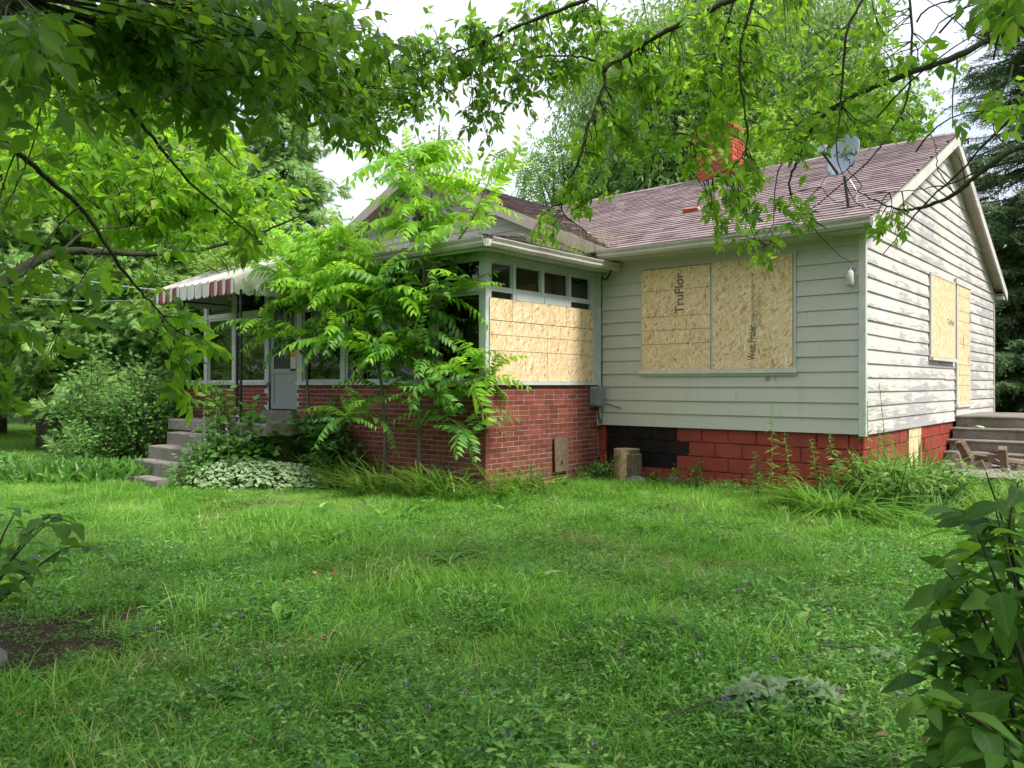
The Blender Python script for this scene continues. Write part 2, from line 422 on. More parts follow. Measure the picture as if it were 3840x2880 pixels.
def goutweed():
    t = NT('leaf_goutweed'); g = t.irand()
    v = t.n("ShaderNodeAttribute", attribute_name="edge").outputs["Fac"]
    c = t.mix(v, t.ramp(g, [(0, (.10, .22, .07)), (1, (.24, .38, .15))]), t.ramp(g, [(0, (.36, .47, .24)), (1, (.56, .65, .40))]))
    p = t.bsdf(c, .5, .3); tl = t.n("ShaderNodeBsdfTranslucent"); t.l(c, tl.inputs["Color"])
    mx = t.n("ShaderNodeMixShader"); mx.inputs[0].default_value = .35; t.l(p.outputs[0], mx.inputs[1]); t.l(tl.outputs[0], mx.inputs[2])
    return t.done(mx)
M['goutweed'] = goutweed()
def ground_m():
    t = NT('lawn_soil'); v = t.coord(); n = t.noise(v, 1.3, 5); n2 = t.noise(v, 14, 8, .7); n3 = t.noise(v, 60, 4, .7)
    soil = t.ramp(n2, [(.3, (.018, .013, .008)), (.7, (.055, .042, .026))])
    green = t.ramp(n3, [(.3, (.03, .065, .012)), (.7, (.09, .17, .03))])
    c = t.mix(t.ramp(n, [(.35, .35), (.6, .85)]), soil, green)
    return t.done(t.bsdf(c, .95, .1, 0, n2, .6, .03))
M['ground'] = ground_m()
M['soil'] = plain('bare_soil', (.035, .024, .015), .95, .1, var=.6, scale=18, bump=.8)
def rubble_m():
    t = NT('rubble'); v = t.coord(); n = t.noise(v, 22, 6, .7); n2 = t.noise(v, 4, 4)
    c = t.ramp(n, [(.3, (.10, .09, .075)), (.55, (.26, .24, .20)), (.72, (.45, .42, .37))])
    return t.done(t.bsdf(c, .95, .1, 0, n, .9, .02))
M['rubble'] = rubble_m()

# house materials: colours scaled down evenly to balance an exposure raised for the foliage
NT.gain = 0.78
def siding_alu():
    t = NT('siding_aluminium'); v = t.coord((1, 1, 1)); n = t.noise(v, 1.4, 4); fine = t.noise(t.coord((2, 2, 30)), 3, 5, .6)
    r = t.orand()
    c = t.mix(n, (.55, .54, .475), (.65, .635, .565))
    c = t.mix(t.math('MULTIPLY', r, .14), c, (.40, .41, .40))
    # algae towards no particular side, soft vertical streaks
    st = t.ramp(t.noise(t.coord((3.2, 3.2, .5)), 2.2, 6, .65), [(.56, 0.0), (.75, .38)])
    c = t.mix(st, c, (.40, .43, .30))
    c = t.mix(t.ramp(fine, [(.5, 0.0), (.9, .35)]), c, (.35, .34, .30))
    return t.done(t.bsdf(c, .5, .35, 0, n, .08, .004))
M['siding'] = siding_alu()
def siding_peel():
    t = NT('siding_peeling_paint')
    v = t.coord((1, .55, 4.5)); n = t.noise(v, 3.4, 10, .72, .5); n2 = t.noise(t.coord((1, 2.4, 14)), 9, 9, .75, .3)
    big = t.noise(t.coord((1, .5, .7)), 1.1, 3)
    g = t.n("ShaderNodeAttribute", attribute_name="drop").outputs["Fac"]          # 0 top of board, 1 bottom edge
    k = t.math('ADD', t.math('ADD', t.math('MULTIPLY', n, .5), t.math('MULTIPLY', n2, .28)), t.math('ADD', t.math('MULTIPLY', g, .10), t.math('MULTIPLY', big, .32)))
    mask = t.ramp(k, [(.632, 0.0), (.652, .85)])
    paint = t.ramp(t.noise(t.coord(), 2, 5), [(.3, (.64, .60, .56)), (.7, (.76, .72, .67))])
    paint = t.mix(t.math('MULTIPLY', t.orand(), .18), paint, (.55, .52, .50))
    old = t.ramp(t.noise(t.coord((1, 1.5, 40)), 4, 6, .7), [(.3, (.30, .29, .30)), (.6, (.44, .43, .45)), (.8, (.55, .53, .54))])
    c = t.mix(mask, paint, old)
    edge = t.ramp(k, [(.616, 0.0), (.634, .8), (.65, 0.0)])
    c = t.mix(t.math('MULTIPLY', edge, .35), c, (.25, .22, .19))
    h = t.math('SUBTRACT', 1.0, mask)
    return t.done(t.bsdf(c, .7, .25, 0, h, .6, .004))
M['peel'] = siding_peel()
M['soffit'] = plain('paint_cream', (.62, .55, .45), .6, .3, var=.08, dirt=(.35, .30, .24))
M['white_trim'] = plain('paint_white_old', (.66, .66, .63), .55, .35, var=.08, scale=5, dirt=(.36, .36, .33))
M['frame_paint'] = plain('paint_pale_green_grey', (.56, .61, .59), .5, .35, var=.08, scale=6, dirt=(.38, .40, .36))
M['gutter'] = plain('gutter_enamel', (.56, .53, .46), .45, .4, var=.1, scale=4, dirt=(.28, .25, .20))
def brick_m(name, lo, hi, obj=True):
    t = NT(name); r = t.orand() if obj else t.irand(); v = t.coord(); n = t.noise(v, 45, 5, .7)
    c = t.ramp(t.math('ADD', t.math('MULTIPLY', r, .6), t.math('MULTIPLY', n, .4)), [(.15, lo), (.85, hi)])
    s = t.ramp(t.noise(t.coord((14, 14, 3)), 2, 8, .75), [(.66, 0.0), (.72, .5)])
    c = t.mix(s, c, (.42, .33, .30))
    d = t.ramp(t.noise(t.coord((1, 1, 1.2)), 1.6, 6, .65), [(.45, 0.0), (.75, .75)])
    c = t.mix(d, c, (.085, .035, .025))
    # green-brown splash-back on the low courses, patchy
    sz = t.n("ShaderNodeSeparateXYZ"); t.l(v, sz.inputs[0])
    low = t.math('MULTIPLY', t.ramp(sz.outputs[2], [(.18, 1.0), (.75, 0.0)]), t.ramp(t.noise(t.coord((1.2, 1.2, 3)), 1.7, 5), [(.42, 0.0), (.66, .75)]))
    c = t.mix(low, c, (.10, .075, .04))
    return t.done(t.bsdf(c, .75, .25, 0, n, .5, .006))
M['brick'] = brick_m('brick_painted_red', (.17, .040, .028), (.33, .085, .058))
M['brick_far'] = brick_m('brick_painted_red_run', (.17, .040, .028), (.33, .085, .058), False)
M['mortar'] = plain('mortar', (.50, .37, .33), .9, .1, var=.2, scale=25, dirt=(.20, .12, .10))
M['chimney'] = brick_m('brick_chimney', (.36, .07, .035), (.62, .15, .08))
M['block_red'] = plain('block_painted_red', (.36, .058, .038), .6, .3, var=.14, scale=3, dirt=(.15, .05, .045), bump=.5)
M['block_black'] = plain('block_tarred_black', (.012, .010, .011), .6, .2, var=.4, scale=6, dirt=(.06, .016, .014), bump=.6)
M['block_joint'] = plain('block_joint_red', (.20, .035, .025), .8, .2, var=.3, scale=20, dirt=(.3, .22, .2))
def shingle_m(name, lo, hi, obj, worn):
    t = NT(name); r = t.orand() if obj else t.irand(); v = t.coord(); n = t.noise(v, 90, 3, .8); n2 = t.noise(v, .9, 5, .6)
    c = t.ramp(t.math('ADD', t.math('MULTIPLY', r, .45), t.math('ADD', t.math('MULTIPLY', n, .25), t.math('MULTIPLY', n2, .3))), [(.25, lo), (.75, hi)])
    return t.done(t.bsdf(c, .82 if not worn else .95, .3, 0, n, .5, .004))
M['shingle'] = shingle_m('shingle_maroon', (.19, .135, .137), (.385, .290, .290), True, False)
M['shingle_far'] = shingle_m('shingle_maroon_run', (.19, .135, .137), (.385, .290, .290), False, False)
M['shingle_old'] = shingle_m('shingle_weathered', (.075, .055, .055), (.20, .15, .145), False, True)
M['deck'] = plain('roof_felt', (.045, .035, .035), .9, .1)
def osb(name, vert=True, dark=False):
    t = NT(name); col = None
    base = t.ramp(t.noise(t.coord(), 9, 6, .7), [(.3, (.76, .54, .30)), (.7, (.90, .68, .42))])
    c = base
    for i, (ang, sx, sy, sc) in enumerate(((.35, 1, 3.0, 62), (-.5, 1, 3.4, 54), (1.2, 1, 2.8, 70), (-.1, 1, 4.0, 46), (.8, 1, 3.6, 50))):
        # flakes lie in the sheet: rotate in both planes so it works on walls facing either way
        m1 = t.n("ShaderNodeMapping"); tc = t.n("ShaderNodeTexCoord"); cmb = t.n("ShaderNodeCombineXYZ"); sp = t.n("ShaderNodeSeparateXYZ")
        t.l(tc.outputs["Object"], sp.inputs[0])
        t.l(t.math('ADD', sp.outputs[0], sp.outputs[1]), cmb.inputs[0]); t.l(sp.outputs[2], cmb.inputs[1]); cmb.inputs[2].default_value = i * 3.7
        m1.inputs["Rotation"].default_value = (0, 0, ang + (0 if vert else 1.57)); t.l(cmb.outputs[0], m1.inputs[0])
        m2 = t.n("ShaderNodeMapping"); m2.inputs["Scale"].default_value = (sx, 1 / sy, 1); t.l(m1.outputs[0], m2.inputs[0])
        cell = t.voro(m2.outputs[0], sc)
        sep = t.n("ShaderNodeSeparateColor"); t.l(cell, sep.inputs[0])
        hue = t.ramp(sep.outputs[1], [(0, (.44, .25, .10)), (.07, (.60, .40, .20)), (.35, (.84, .60, .34)), (.8, (.92, .71, .44)), (1, (.96, .85, .64))])
        on = t.ramp(sep.outputs[0], [(.66, 0.0), (.68, 1.0)])
        c = t.mix(t.math('MULTIPLY', on, .95), c, hue)
    if dark: c = t.mix(.9, c, t.ramp(t.noise(t.coord(), 26, 8, .85), [(.40, (.030, .022, .016)), (.55, (.10, .07, .048)), (.68, (.33, .26, .18))]))
    return t.done(t.bsdf(c, .75, .2, 0, t.noise(t.coord(), 40, 4), .25, .004))
M['osb'] = osb('osb_sheet', True); M['osb_dark'] = osb('osb_weathered', True, True)
M['osb_edge'] = plain('osb_green_edge', (.09, .14, .10), .7); M['ink'] = plain('ink_print', (.10, .065, .045), .8, var=.2)
M['pencil'] = plain('pencil_mark', (.33, .34, .33), .8)
M['print'] = plain('print_grey', (.17, .14, .11), .8)
M['grey_in'] = plain('interior_grey', (.42, .41, .38), .8, .2); M['interior_red'] = plain('interior_red_brown', (.12, .045, .03), .7)  # even mid grey for porch interior boards and wall core
M['floor_in'] = plain('interior_floor', (.20, .17, .14), .7)
M['black_iron'] = plain('wrought_iron', (.012, .012, .013), .4, .5, var=.2)
M['red_enamel'] = plain('awning_red', (.33, .055, .065), .5, .4, var=.12, scale=5, dirt=(.22, .07, .07))
M['white_enamel'] = plain('awning_white', (.72, .71, .66), .45, .4, var=.06, scale=4, dirt=(.42, .40, .34))
def concrete():
    t = NT('concrete_old'); v = t.coord(); n = t.noise(v, 30, 7, .7); n2 = t.noise(v, 3, 6, .65); s = t.noise(t.coord((4, 4, .7)), 2.5, 7, .7)
    c = t.ramp(n, [(.3, (.19, .17, .145)), (.7, (.37, .34, .295))])
    c = t.mix(t.ramp(n2, [(.45, 0.0), (.7, .6)]), c, (.10, .085, .07)); c = t.mix(t.ramp(s, [(.55, 0.0), (.75, .6)]), c, (.06, .05, .045))
    c = t.mix(t.ramp(t.noise(v, 1.7, 5), [(.55, 0.0), (.7, .3)]), c, (.11, .13, .06))
    return t.done(t.bsdf(c, .92, .15, 0, n, .6, .01))
M['concrete'] = concrete()
M['door_paint'] = plain('door_paint_grey', (.34, .36, .35), .5, .35, var=.08, dirt=(.30, .30, .28))
M['grey_plastic'] = plain('box_grey', (.24, .26, .27), .5, .4, var=.08); M['cable'] = plain('cable_black', (.015, .015, .015), .5)
M['cable_pale'] = plain('cable_aluminium', (.55, .57, .55), .4, .5, .3)
M['dish'] = plain('dish_blue_grey', (.31, .36, .42), .5, .3, var=.04, scale=3); M['dish_dark'] = plain('dish_plastic_dark', (.045, .05, .055), .5)
M['dish_ink'] = plain('dish_lettering', (.13, .16, .22), .6)
def glass_m():
    t = NT('window_glass'); fr = t.n("ShaderNodeFresnel"); fr.inputs[0].default_value = 2.0
    tr = t.n("ShaderNodeBsdfTransparent"); tr.inputs[0].default_value = (.93, .95, .94, 1)
    gl = t.n("ShaderNodeBsdfGlossy"); gl.inputs["Roughness"].default_value = .03
    b = t.n("ShaderNodeBump"); b.inputs["Strength"].default_value = .06; b.inputs["Distance"].default_value = .02
    t.l(t.noise(t.coord(), 3.0, 2), b.inputs["Height"]); t.l(b.outputs[0], gl.inputs["Normal"])
    mx = t.n("ShaderNodeMixShader"); t.l(fr.outputs[0], mx.inputs[0]); t.l(tr.outputs[0], mx.inputs[1]); t.l(gl.outputs[0], mx.inputs[2])
    return t.done(mx)
M['glass'] = glass_m()
M['dark_glass'] = NT('door_glass_dark'); M['dark_glass'] = M['dark_glass'].done(M['dark_glass'].bsdf((.02, .024, .022), .08, .5))
M['paper_white'] = plain('paper_white', (.72, .72, .70), .8, var=.03); M['paper_orange'] = plain('paper_orange', (.75, .38, .05), .8, var=.03)
def log_end():
    t = NT('log_end_grain'); v = t.coord(); w = t.n("ShaderNodeTexWave", wave_type='RINGS'); w.rings_direction = 'Z'
    w.inputs["Scale"].default_value = 14; w.inputs["Distortion"].default_value = 2; t.l(v, w.inputs["Vector"])
    c = t.ramp(w.outputs[0], [(0, (.40, .30, .19)), (1, (.58, .47, .33))]); c = t.mix(t.ramp(t.noise(v, 5, 4), [(.5, 0.0), (.8, .6)]), c, (.32, .22, .12))
    return t.done(t.bsdf(c, .85, .15))
M['log_end'] = log_end()
M['log_wood'] = plain('log_bare_wood', (.42, .29, .17), .85, .15, var=.5, scale=16, dirt=(.12, .075, .04), bump=.8)
M['split_wood'] = plain('split_wood_grey', (.23, .17, .13), .9, .1, var=.4, scale=12, dirt=(.09, .065, .05), bump=.5)
M['jar'] = plain('lamp_glass_jar', (.55, .56, .54), .12, .5); M['lamp_metal'] = plain('lamp_metal', (.35, .34, .32), .4, .5, .5)
M['stone'] = plain('stone_grey', (.20, .19, .18), .9, .15, var=.3, scale=10, bump=.6)
M['plastic_bag'] = plain('wrapper_green_yellow', (.35, .50, .25), .4, var=.3)
# ------------------------------------------------------------------ ground
rng = np.random.default_rng(7)
random.seed(7)
HX, HY, HA = 4.34, 9.70, -40.4            # nearest house corner and turn of the house
HC, HS = math.cos(R(HA)), math.sin(R(HA))
def hw(x, y, z=0.0): return np.array([HX + HC * x - HS * y, HY + HS * x + HC * y, z])
def wh(X, Y):
    dx, dy = X - HX, Y - HY
    return HC * dx + HS * dy, -HS * dx + HC * dy
_gp = np.random.default_rng(3).uniform(0, 6.28, 12)
def gz(x, y):
    x = np.asarray(x, float); y = np.asarray(y, float)
    z = .022 * np.sin(x * 1.1 + _gp[0]) * np.cos(y * .9 + _gp[1]) + .015 * np.sin(x * 2.3 + y * 1.7 + _gp[2]) + .008 * np.sin(x * 5.1 - y * 3.9 + _gp[3])
    z = z + .16 * np.exp(-((x - 8.5) ** 2 / 7.0 + (y - 11.6) ** 2 / 6.0)) - .03
    far = np.clip((np.hypot(x, y - 8) - 16) / 30, 0, 1)
    return z * (1 - far)
xs = np.concatenate([[-400, -120, -50], np.linspace(-22, 22, 111), [50, 120, 400]])
ys = np.concatenate([[-400, -80, -20], np.linspace(-4, 40, 111), [70, 160, 500]])
GX, GY = np.meshgrid(xs, ys)
gv = np.stack([GX, GY, gz(GX, GY)], -1).reshape(-1, 3)
nx, ny = len(xs), len(ys)
ii = (np.arange(ny - 1)[:, None] * nx + np.arange(nx - 1)[None]).ravel()
link("ground", mkmesh("ground", gv, [np.stack([ii, ii + 1, ii + nx + 1, ii + nx], 1)], M['ground'], smooth=True), kind="structure")

# ------------------------------------------------------------------ house
house = thing("bungalow", "abandoned white sided bungalow with boarded windows, brick porch and maroon roof", "house", (HX, HY, 0), R(HA))
def H(name, b, mats, parent=None, **k): return b.obj(name, mats, parent or house, **k)
def grp(name, parent=None, **k): return link(name, None, parent or house, **k)

ZS, ZT = 0.81, 3.36                    # siding bottom, wall top
YR, ZR, EO = 4.32, 5.55, 0.38          # main ridge, eave overhang
ML = (ZR - 3.42) / (YR + EO)           # roof pitch
YB = 8.70                              # back wall
XL, XRW = -11.93, -3.93                # porch / cross wing extents
XC, ZC = -7.93, 5.44                   # cross gable ridge
OX = 0.21                              # verge overhang
def zmain(y): return ZR - ML * abs(y - YR)
def zcross(x): return ZC - ML * abs(x - XC)

# wall core
w = B(); w.box(-3.93, -.022, .03, YB, ZS + .06, ZT); w.prism([(.03, ZT), (YB, ZT), (YR, zmain(YR) - .12)], -.30, -.022, axis='x')
w.box(XL, XRW - .02, .032, YB, .3, ZT); w.prism([(XL, ZT), (XRW, ZT), (XC, ZC - .14)], .03, .2, axis='y')
H("wall_core", w, M['grey_in'])

def plank(name, P, mat, parent):
    """P: 4 outline points (bottom a, bottom b, top b, top a) on the face, plus outward normal handled by caller: 8 points"""
    b = B(); b.hexa(P); me = b.mesh(name, mat)
    at_ = me.attributes.new("drop", 'FLOAT', 'POINT'); at_.data.foreach_set("value", np.array([1, 1, 1, 1, 0, 0, 0, 0], np.float32))
    return link(name, me, parent)

rp = random.Random(5)
# front aluminium siding
fs = grp("front_siding"); N = 13; hgt = (ZT - ZS) / N
for i in range(N):
    z0 = ZS + i * hgt; z1 = z0 + hgt + .012
    cuts = [-3.86, -.055]
    if i in (2, 9, 11): cuts = [-3.86, rp.uniform(-2.4, -1.4), -.055]
    if i == 5 or i == 7: cuts = [-3.86, rp.uniform(-1.0, -.6), -.055]
    for a, c in zip(cuts[:-1], cuts[1:]):
        j = rp.uniform(-.004, .004); a2 = a + .0015; c2 = c - .0015; z0 += rp.uniform(-.003, .003)
        plank("siding_plank", [(a2, -.024 + j, z0), (c2, -.024 - j, z0), (c2, .03, z0), (a2, .03, z0), (a2, -.004, z1), (c2, -.004, z1), (c2, .03, z1), (a2, .03, z1)], M['siding'], fs)
boxo("corner_trim", M['white_trim'], fs, -.052, .03, -.034, .04, ZS - .02, ZT)
boxo("inside_corner_trim", M['white_trim'], fs, -3.93, -3.862, -.05, .03, ZS - .01, ZT - .15)
boxo("frieze_board", M['white_trim'], fs, -3.86, -.055, -.03, -.006, ZT - .10, ZT + .03)

# gable wall with peeling paint
gs = grp("gable_siding"); hg = .1785; n = 0; z0 = ZS
ledge = lambda z: max(0.035, (z - 3.42) / ML - EO + .04)
while z0 < zmain(YR) - .28:
    z1 = min(z0 + hg + .012, zmain(YR) - .16)
    def span(z):
        if z < 3.36: return .035, YB
        return (z + .10 - zmain(YR)) / ML + YR, YR - (z + .10 - zmain(YR)) / ML
    a0, b0 = span(z0); a1, b1 = span(z1)
    cuts = [0, 1] if n % 3 == 0 else [0, rp.uniform(.25, .75), 1]
    for u, v in zip(cuts[:-1], cuts[1:]):
        e = .0012
        ya0, yb0, ya1, yb1 = a0 + (b0 - a0) * u + e, a0 + (b0 - a0) * v - e, a1 + (b1 - a1) * u + e, a1 + (b1 - a1) * v - e
        j = rp.uniform(-.004, .004); q = .022
        sag = rp.uniform(-.006, .006)
        plank("siding_plank", [(-.022, ya0, z0), (q + j, ya0, z0 + sag), (q - j, yb0, z0 - sag), (-.022, yb0, z0), (-.022, ya1, z1), (.002, ya1, z1), (.002, yb1, z1), (-.022, yb1, z1)], M['peel'], gs)
    z0 += hg; n += 1
boxo("corner_trim", M['soffit'], gs, -.03, .03, YB - .02, YB + .05, ZS - .02, 3.35)

# foundation of concrete blocks
fd = grp("foundation"); c = B(); c.box(-3.92, -.03, .045, YB - .03, -.3, ZS + .05); H("joint_bed", c, M['block_joint'], fd)
bh = .2025
c = B(); c.box(-3.79, -2.535, .0425, .0445, .225, ZS - .004); H('tar_coat', c, M['block_black'], fd)
for r in range(5):
    z1 = ZS - .002 - r * bh; zz0 = z1 - bh + .009
    xx = -3.80 - (.2 if r % 2 else 0); k = 0
    while xx < -.06:
        a, cc = max(xx, -3.80), min(xx + .392, -.05)
        if cc - a > .04:
            dark = (a + cc) / 2 < -2.52 and r < 3
            o = .004 * rp.uniform(-1, 1); b = B(); e = .008; y = .030 + o
            b.add([(a + e, y, zz0 + e), (cc - e, y, zz0 + e), (cc - e, y, z1 - e), (a + e, y, z1 - e), (a, .05, zz0), (cc, .05, zz0), (cc, .05, z1), (a, .05, z1)], [np.array([[0, 1, 2, 3], [0, 4, 5, 1], [1, 5, 6, 2], [2, 6, 7, 3], [3, 7, 4, 0]])])
            H("concrete_block", b, M['block_black'] if dark else M['block_red'], fd, label="black painted concrete block" if dark else None)
        xx += .402; k += 1
    # pier end next to the porch
    boxo("concrete_block", M['block_red'], fd, -3.925, -3.808, .018, .05, zz0, z1)
    yy = .06 - (.2 if r % 2 else 0)
    while yy < 5.0:
        a, cc = max(yy, .035), min(yy + .392, 5.05)
        if not (2.08 < (a + cc) / 2 < 3.06):
            b = B(); e = .008; x = -.016 + rp.uniform(-.004, .004)
            b.add([(x, a + e, zz0 + e), (x, cc - e, zz0 + e), (x, cc - e, z1 - e), (x, a + e, z1 - e), (-.035, a, zz0), (-.035, cc, zz0), (-.035, cc, z1), (-.035, a, z1)], [np.array([[0, 1, 2, 3], [0, 4, 5, 1], [1, 5, 6, 2], [2, 6, 7, 3], [3, 7, 4, 0]])])
            H("concrete_block", b, M['block_red'], fd)
        yy += .402
b = B(); b.box(-.028, -.008, 2.14, 2.84, -.05, ZS - .01); b.box(-.0075, -.006, 2.14, 2.84, .42, .426, 1); b.box(-.0075, -.006, 2.14, 2.84, .66, .666, 1)
H("osb_panel", b, [M['osb'], M['ink']], fd, label="oriented strand board patch over the crawl space opening")

# ---- roofs
def quad_slab(b, P, th=.05, m=0):
    P = np.asarray(P, float); b.hexa([p - np.array([0, 0, th]) for p in P] + [p for p in P], m)
rf = grp("roof")
b = B()
quad_slab(b, [(-8.2, -EO, 3.42), (OX, -EO, 3.42), (OX, YR, ZR), (-8.2, YR, ZR)], .04)
quad_slab(b, [(-8.2, YR, ZR - .002), (OX, YR, ZR - .002), (OX, YB + EO, zmain(YB + EO)), (-8.2, YB + EO, zmain(YB + EO))], .04)
quad_slab(b, [(XC, -.30, ZC), (-3.55, -.30, zcross(-3.55)), (-3.55, 9.0, zcross(-3.55)), (XC, 9.0, ZC)], .04)
quad_slab(b, [(-12.31, -.30, zcross(-12.31)), (XC, -.30, ZC), (XC, 9.0, ZC), (-12.31, 9.0, zcross(-12.31))], .04)
# porch hip roof
PE = 3.27; px0, px1, py0 = -12.26, -3.60, -2.94
hp = [(px0, py0, PE), (px1, py0, PE), (px1, .05, PE), (-4.9, .05, 3.78), (-11.0, .05, 3.78), (px0, .05, PE)]
V = hp + [(x, y, z - .05) for x, y, z in hp]
b.add(V, [np.array([[1, 2, 3]]), np.array([[0, 4, 5]]), np.array([[0, 1, 3, 4], [0, 6, 7, 1], [1, 7, 8, 2]]), np.array([[6, 11, 10], [7, 9, 8]]), np.array([[6, 10, 9, 7]])])
H("roof_deck", b, M['deck'], rf)

def shingle_rows(p0, ex, up, length, run, exposure=.142, wd=.30, rr=None, jig=.0):
    """p0 eave corner, ex unit along eave, up unit up the slope -> list of 8-point shingles with lift"""
    out = []; ex, up = np.array(ex, float), nrm(np.array(up, float)); nm = np.cross(ex, up); p0 = np.array(p0, float)
    rows = int(run / exposure)
    for i in range(rows + 1):
        u0 = i * exposure; u1 = min(u0 + exposure + .03, run)
        if u1 - u0 < .05: continue
        xx = -rr.uniform(0, wd)
        while xx < length:
            a, c = max(xx, 0), min(xx + wd - .004, length)
            if c - a > .03:
                l0 = .017 + rr.uniform(0, jig); l1 = .017 + rr.uniform(0, jig); du = rr.uniform(-.005, .005)
                q = lambda x, u, h: p0 + ex * x + up * u + nm * h
                out.append([q(a, u0 + du, .001), q(c, u0 + du, .001), q(c, u1, .0005), q(a, u1, .0005), q(a, u0 + du, l0), q(c, u0 + du, l1), q(c, u1, .003), q(a, u1, .003)])
            xx += wd
    return out
slope = math.hypot(YR + EO, ZR - 3.42)
SH = shingle_rows((-8.2, -EO - .02, 3.42), (1, 0, 0), (0, YR + EO, ZR - 3.42), 8.2 + OX, slope, rr=rp, jig=.006)
vis = []
for P in SH:
    cx, cyy, cz = np.mean(P, axis=0)
    if zcross(cx) > cz + .02 and cx < -3.4: continue          # under the cross gable
    W = hw(cx, cyy); d = W[1]
    ang = abs(np.dot(nrm(np.array([-W[0], -W[1], CAMZ - cz])), np.array([0, 0, 1.0])))
    wid = np.linalg.norm(P[1] - P[0])
    vis.append((wid / d / d * (1 if 0 < wid else 0), P))
vis.sort(key=lambda t: -t[0])
for k, (s_, P) in enumerate(vis[:300]):
    b = B(); b.hexa(P); H("shingle", b, M['shingle'], rf)
b = B()
for s_, P in vis[300:]: b.hexa(P)
H("shingle_field", b, M['shingle_far'], rf, kind="stuff")
b = B()
for P in shingle_rows((-3.55, -.32, zcross(-3.55)), (0, 1, 0), (XC + 3.55, 0, ZC - zcross(-3.55)), 6.5, math.hypot(XC + 3.55, ZC - zcross(-3.55)), rr=rp, jig=.035, wd=.28): b.hexa([P[1], P[0], P[3], P[2], P[5], P[4], P[7], P[6]])
for P in shingle_rows((px0 + .15, py0, PE), (1, 0, 0), (0, 2.99, .51), 8.3, 3.0, rr=rp, jig=.02):
    if np.mean(P, axis=0)[0] < -3.7 - (np.mean(P, axis=0)[1] - py0) * .42: b.hexa(P)
for P in shingle_rows((px1, py0, PE), (0, 1, 0), (-1.3, 0, .51), 2.99, 1.38, rr=rp, jig=.02):
    mn = np.mean(P, axis=0)
    if mn[0] > -3.65 - (mn[1] - py0) * .42: b.hexa([P[1], P[0], P[3], P[2], P[5], P[4], P[7], P[6]])
H("weathered_shingle_field", b, M['shingle_old'], rf, kind="stuff")
# ridge caps
b = B(); xx = -7.6
while xx < OX - .02:
    x2 = min(xx + .2, OX); l = rp.uniform(.012, .022)
    b.add([(xx, YR - .13, zmain(YR - .13) + l), (x2, YR - .13, zmain(YR - .13) + l + .006), (x2, YR, ZR + l + .012), (xx, YR, ZR + l + .004), (x2, YR + .13, zmain(YR + .13) + l), (xx, YR + .13, zmain(YR + .13) + l)], [np.array([[0, 1, 2, 3], [3, 2, 4, 5]])])
    xx += .19
H("ridge_cap", b, M['shingle_far'], rf, kind="stuff")
# valley flashing
b = B()
for k in range(10):
    x = -3.62 - k * .42; z = zcross(x); y = YR - (ZR - z) / ML
    x2 = x - .42; z2 = zcross(x2); y2 = YR - (ZR - z2) / ML
    b.add([(x + .10, y - .02, zmain(y - .02) + .016), (x, y, z + .02), (x2, y2, z2 + .02), (x2 + .10, y2 - .02, zmain(y2 - .02) + .016)], [np.array([[0, 1, 2, 3]])])
H("valley_flashing", b, M['white_trim'], rf)
# barge boards, soffits, fascia
def board_along(p, q, h, th, nrm_ax):
    """board hanging h below the line p-q, thickness th along axis"""
    p, q = np.array(p, float), np.array(q, float); d = np.array(nrm_ax, float) * th; dz = np.array([0, 0, h])
    return [p - dz, q - dz, q - dz + d, p - dz + d, p, q, q + d, p + d]
b = B(); b.hexa(board_along((OX - .035, -EO - .02, 3.41), (OX - .035, YR, ZR - .008), .20, .035, (1, 0, 0))); H("barge_board", b, M['peel'], rf)
b = B(); b.hexa(board_along((OX - .035, YR, ZR - .008), (OX - .035, YB + EO, zmain(YB + EO) - .008), .20, .035, (1, 0, 0))); H("barge_board", b, M['peel'], rf)
b = B()
for (ya, za, yb, zb) in ((-EO + .02, 3.42, YR, ZR), (YR, ZR, YB + EO, zmain(YB + EO))):
    b.hexa([(-.0, ya, za - .10), (OX - .036, ya, za - .10), (OX - .036, yb, zb - .10), (0, yb, zb - .10), (0, ya, za - .05), (OX - .036, ya, za - .05), (OX - .036, yb, zb - .05), (0, yb, zb - .05)])
H("verge_soffit", b, M['soffit'], rf)
boxo("eave_return", M['soffit'], rf, .0, OX - .03, YB + .05, YB + EO, 3.20, 3.27)
b = B(); b.box(-3.6, OX - .04, -EO, -.03, 3.285, 3.30); b.box(-3.6, OX - .04, -EO - .015, -EO, 3.27, 3.405); H("eave_soffit", b, M['white_trim'], rf)
b = B(); b.box(-3.6, OX - .04, YB, YB + EO, 3.285, 3.30); H("eave_soffit", b, M['soffit'], rf)
GUT = [(0, 0), (-.075, 0), (-.10, .035), (-.10, .06), (-.125, .10), (-.125, .112), (-.118, .112), (-.118, .102), (-.092, .062), (-.092, .038), (-.072, .008), (-.006, .008), (-.006, .105), (0, .105)]
def gutter(name, a, bb, along, base, out, zsag=0.0):
    b = B(); n = len(GUT); V = []; segs = 9
    for i in range(segs):
        t = i / (segs - 1); p = a + (bb - a) * t; s = zsag * math.sin(t * math.pi) + rp.uniform(-.004, .004)
        for g, h in GUT:
            V.append((p, out[0] - g * -1 if False else base + g, out[1] + h + s) if along == 'x' else (base - g, p, out[1] + h + s))
    F = [[i * n + j, i * n + (j + 1) % n, (i + 1) * n + (j + 1) % n, (i + 1) * n + j] for i in range(segs - 1) for j in range(n)]
    b.add(V, [np.array(F)])
    b.ng.append((np.array([list(range(n))]), 0)); b.ng.append((np.array([list(range((segs - 1) * n, segs * n))[::-1]]), 0))
    return H(name, b, M['gutter'], rf)
gutter("gutter", -3.62, OX + .01, 'x', -EO - .018, (0, 3.295), -.015)
gutter("gutter", px0, px1 + .03, 'x', py0 - .005, (0, 3.15))
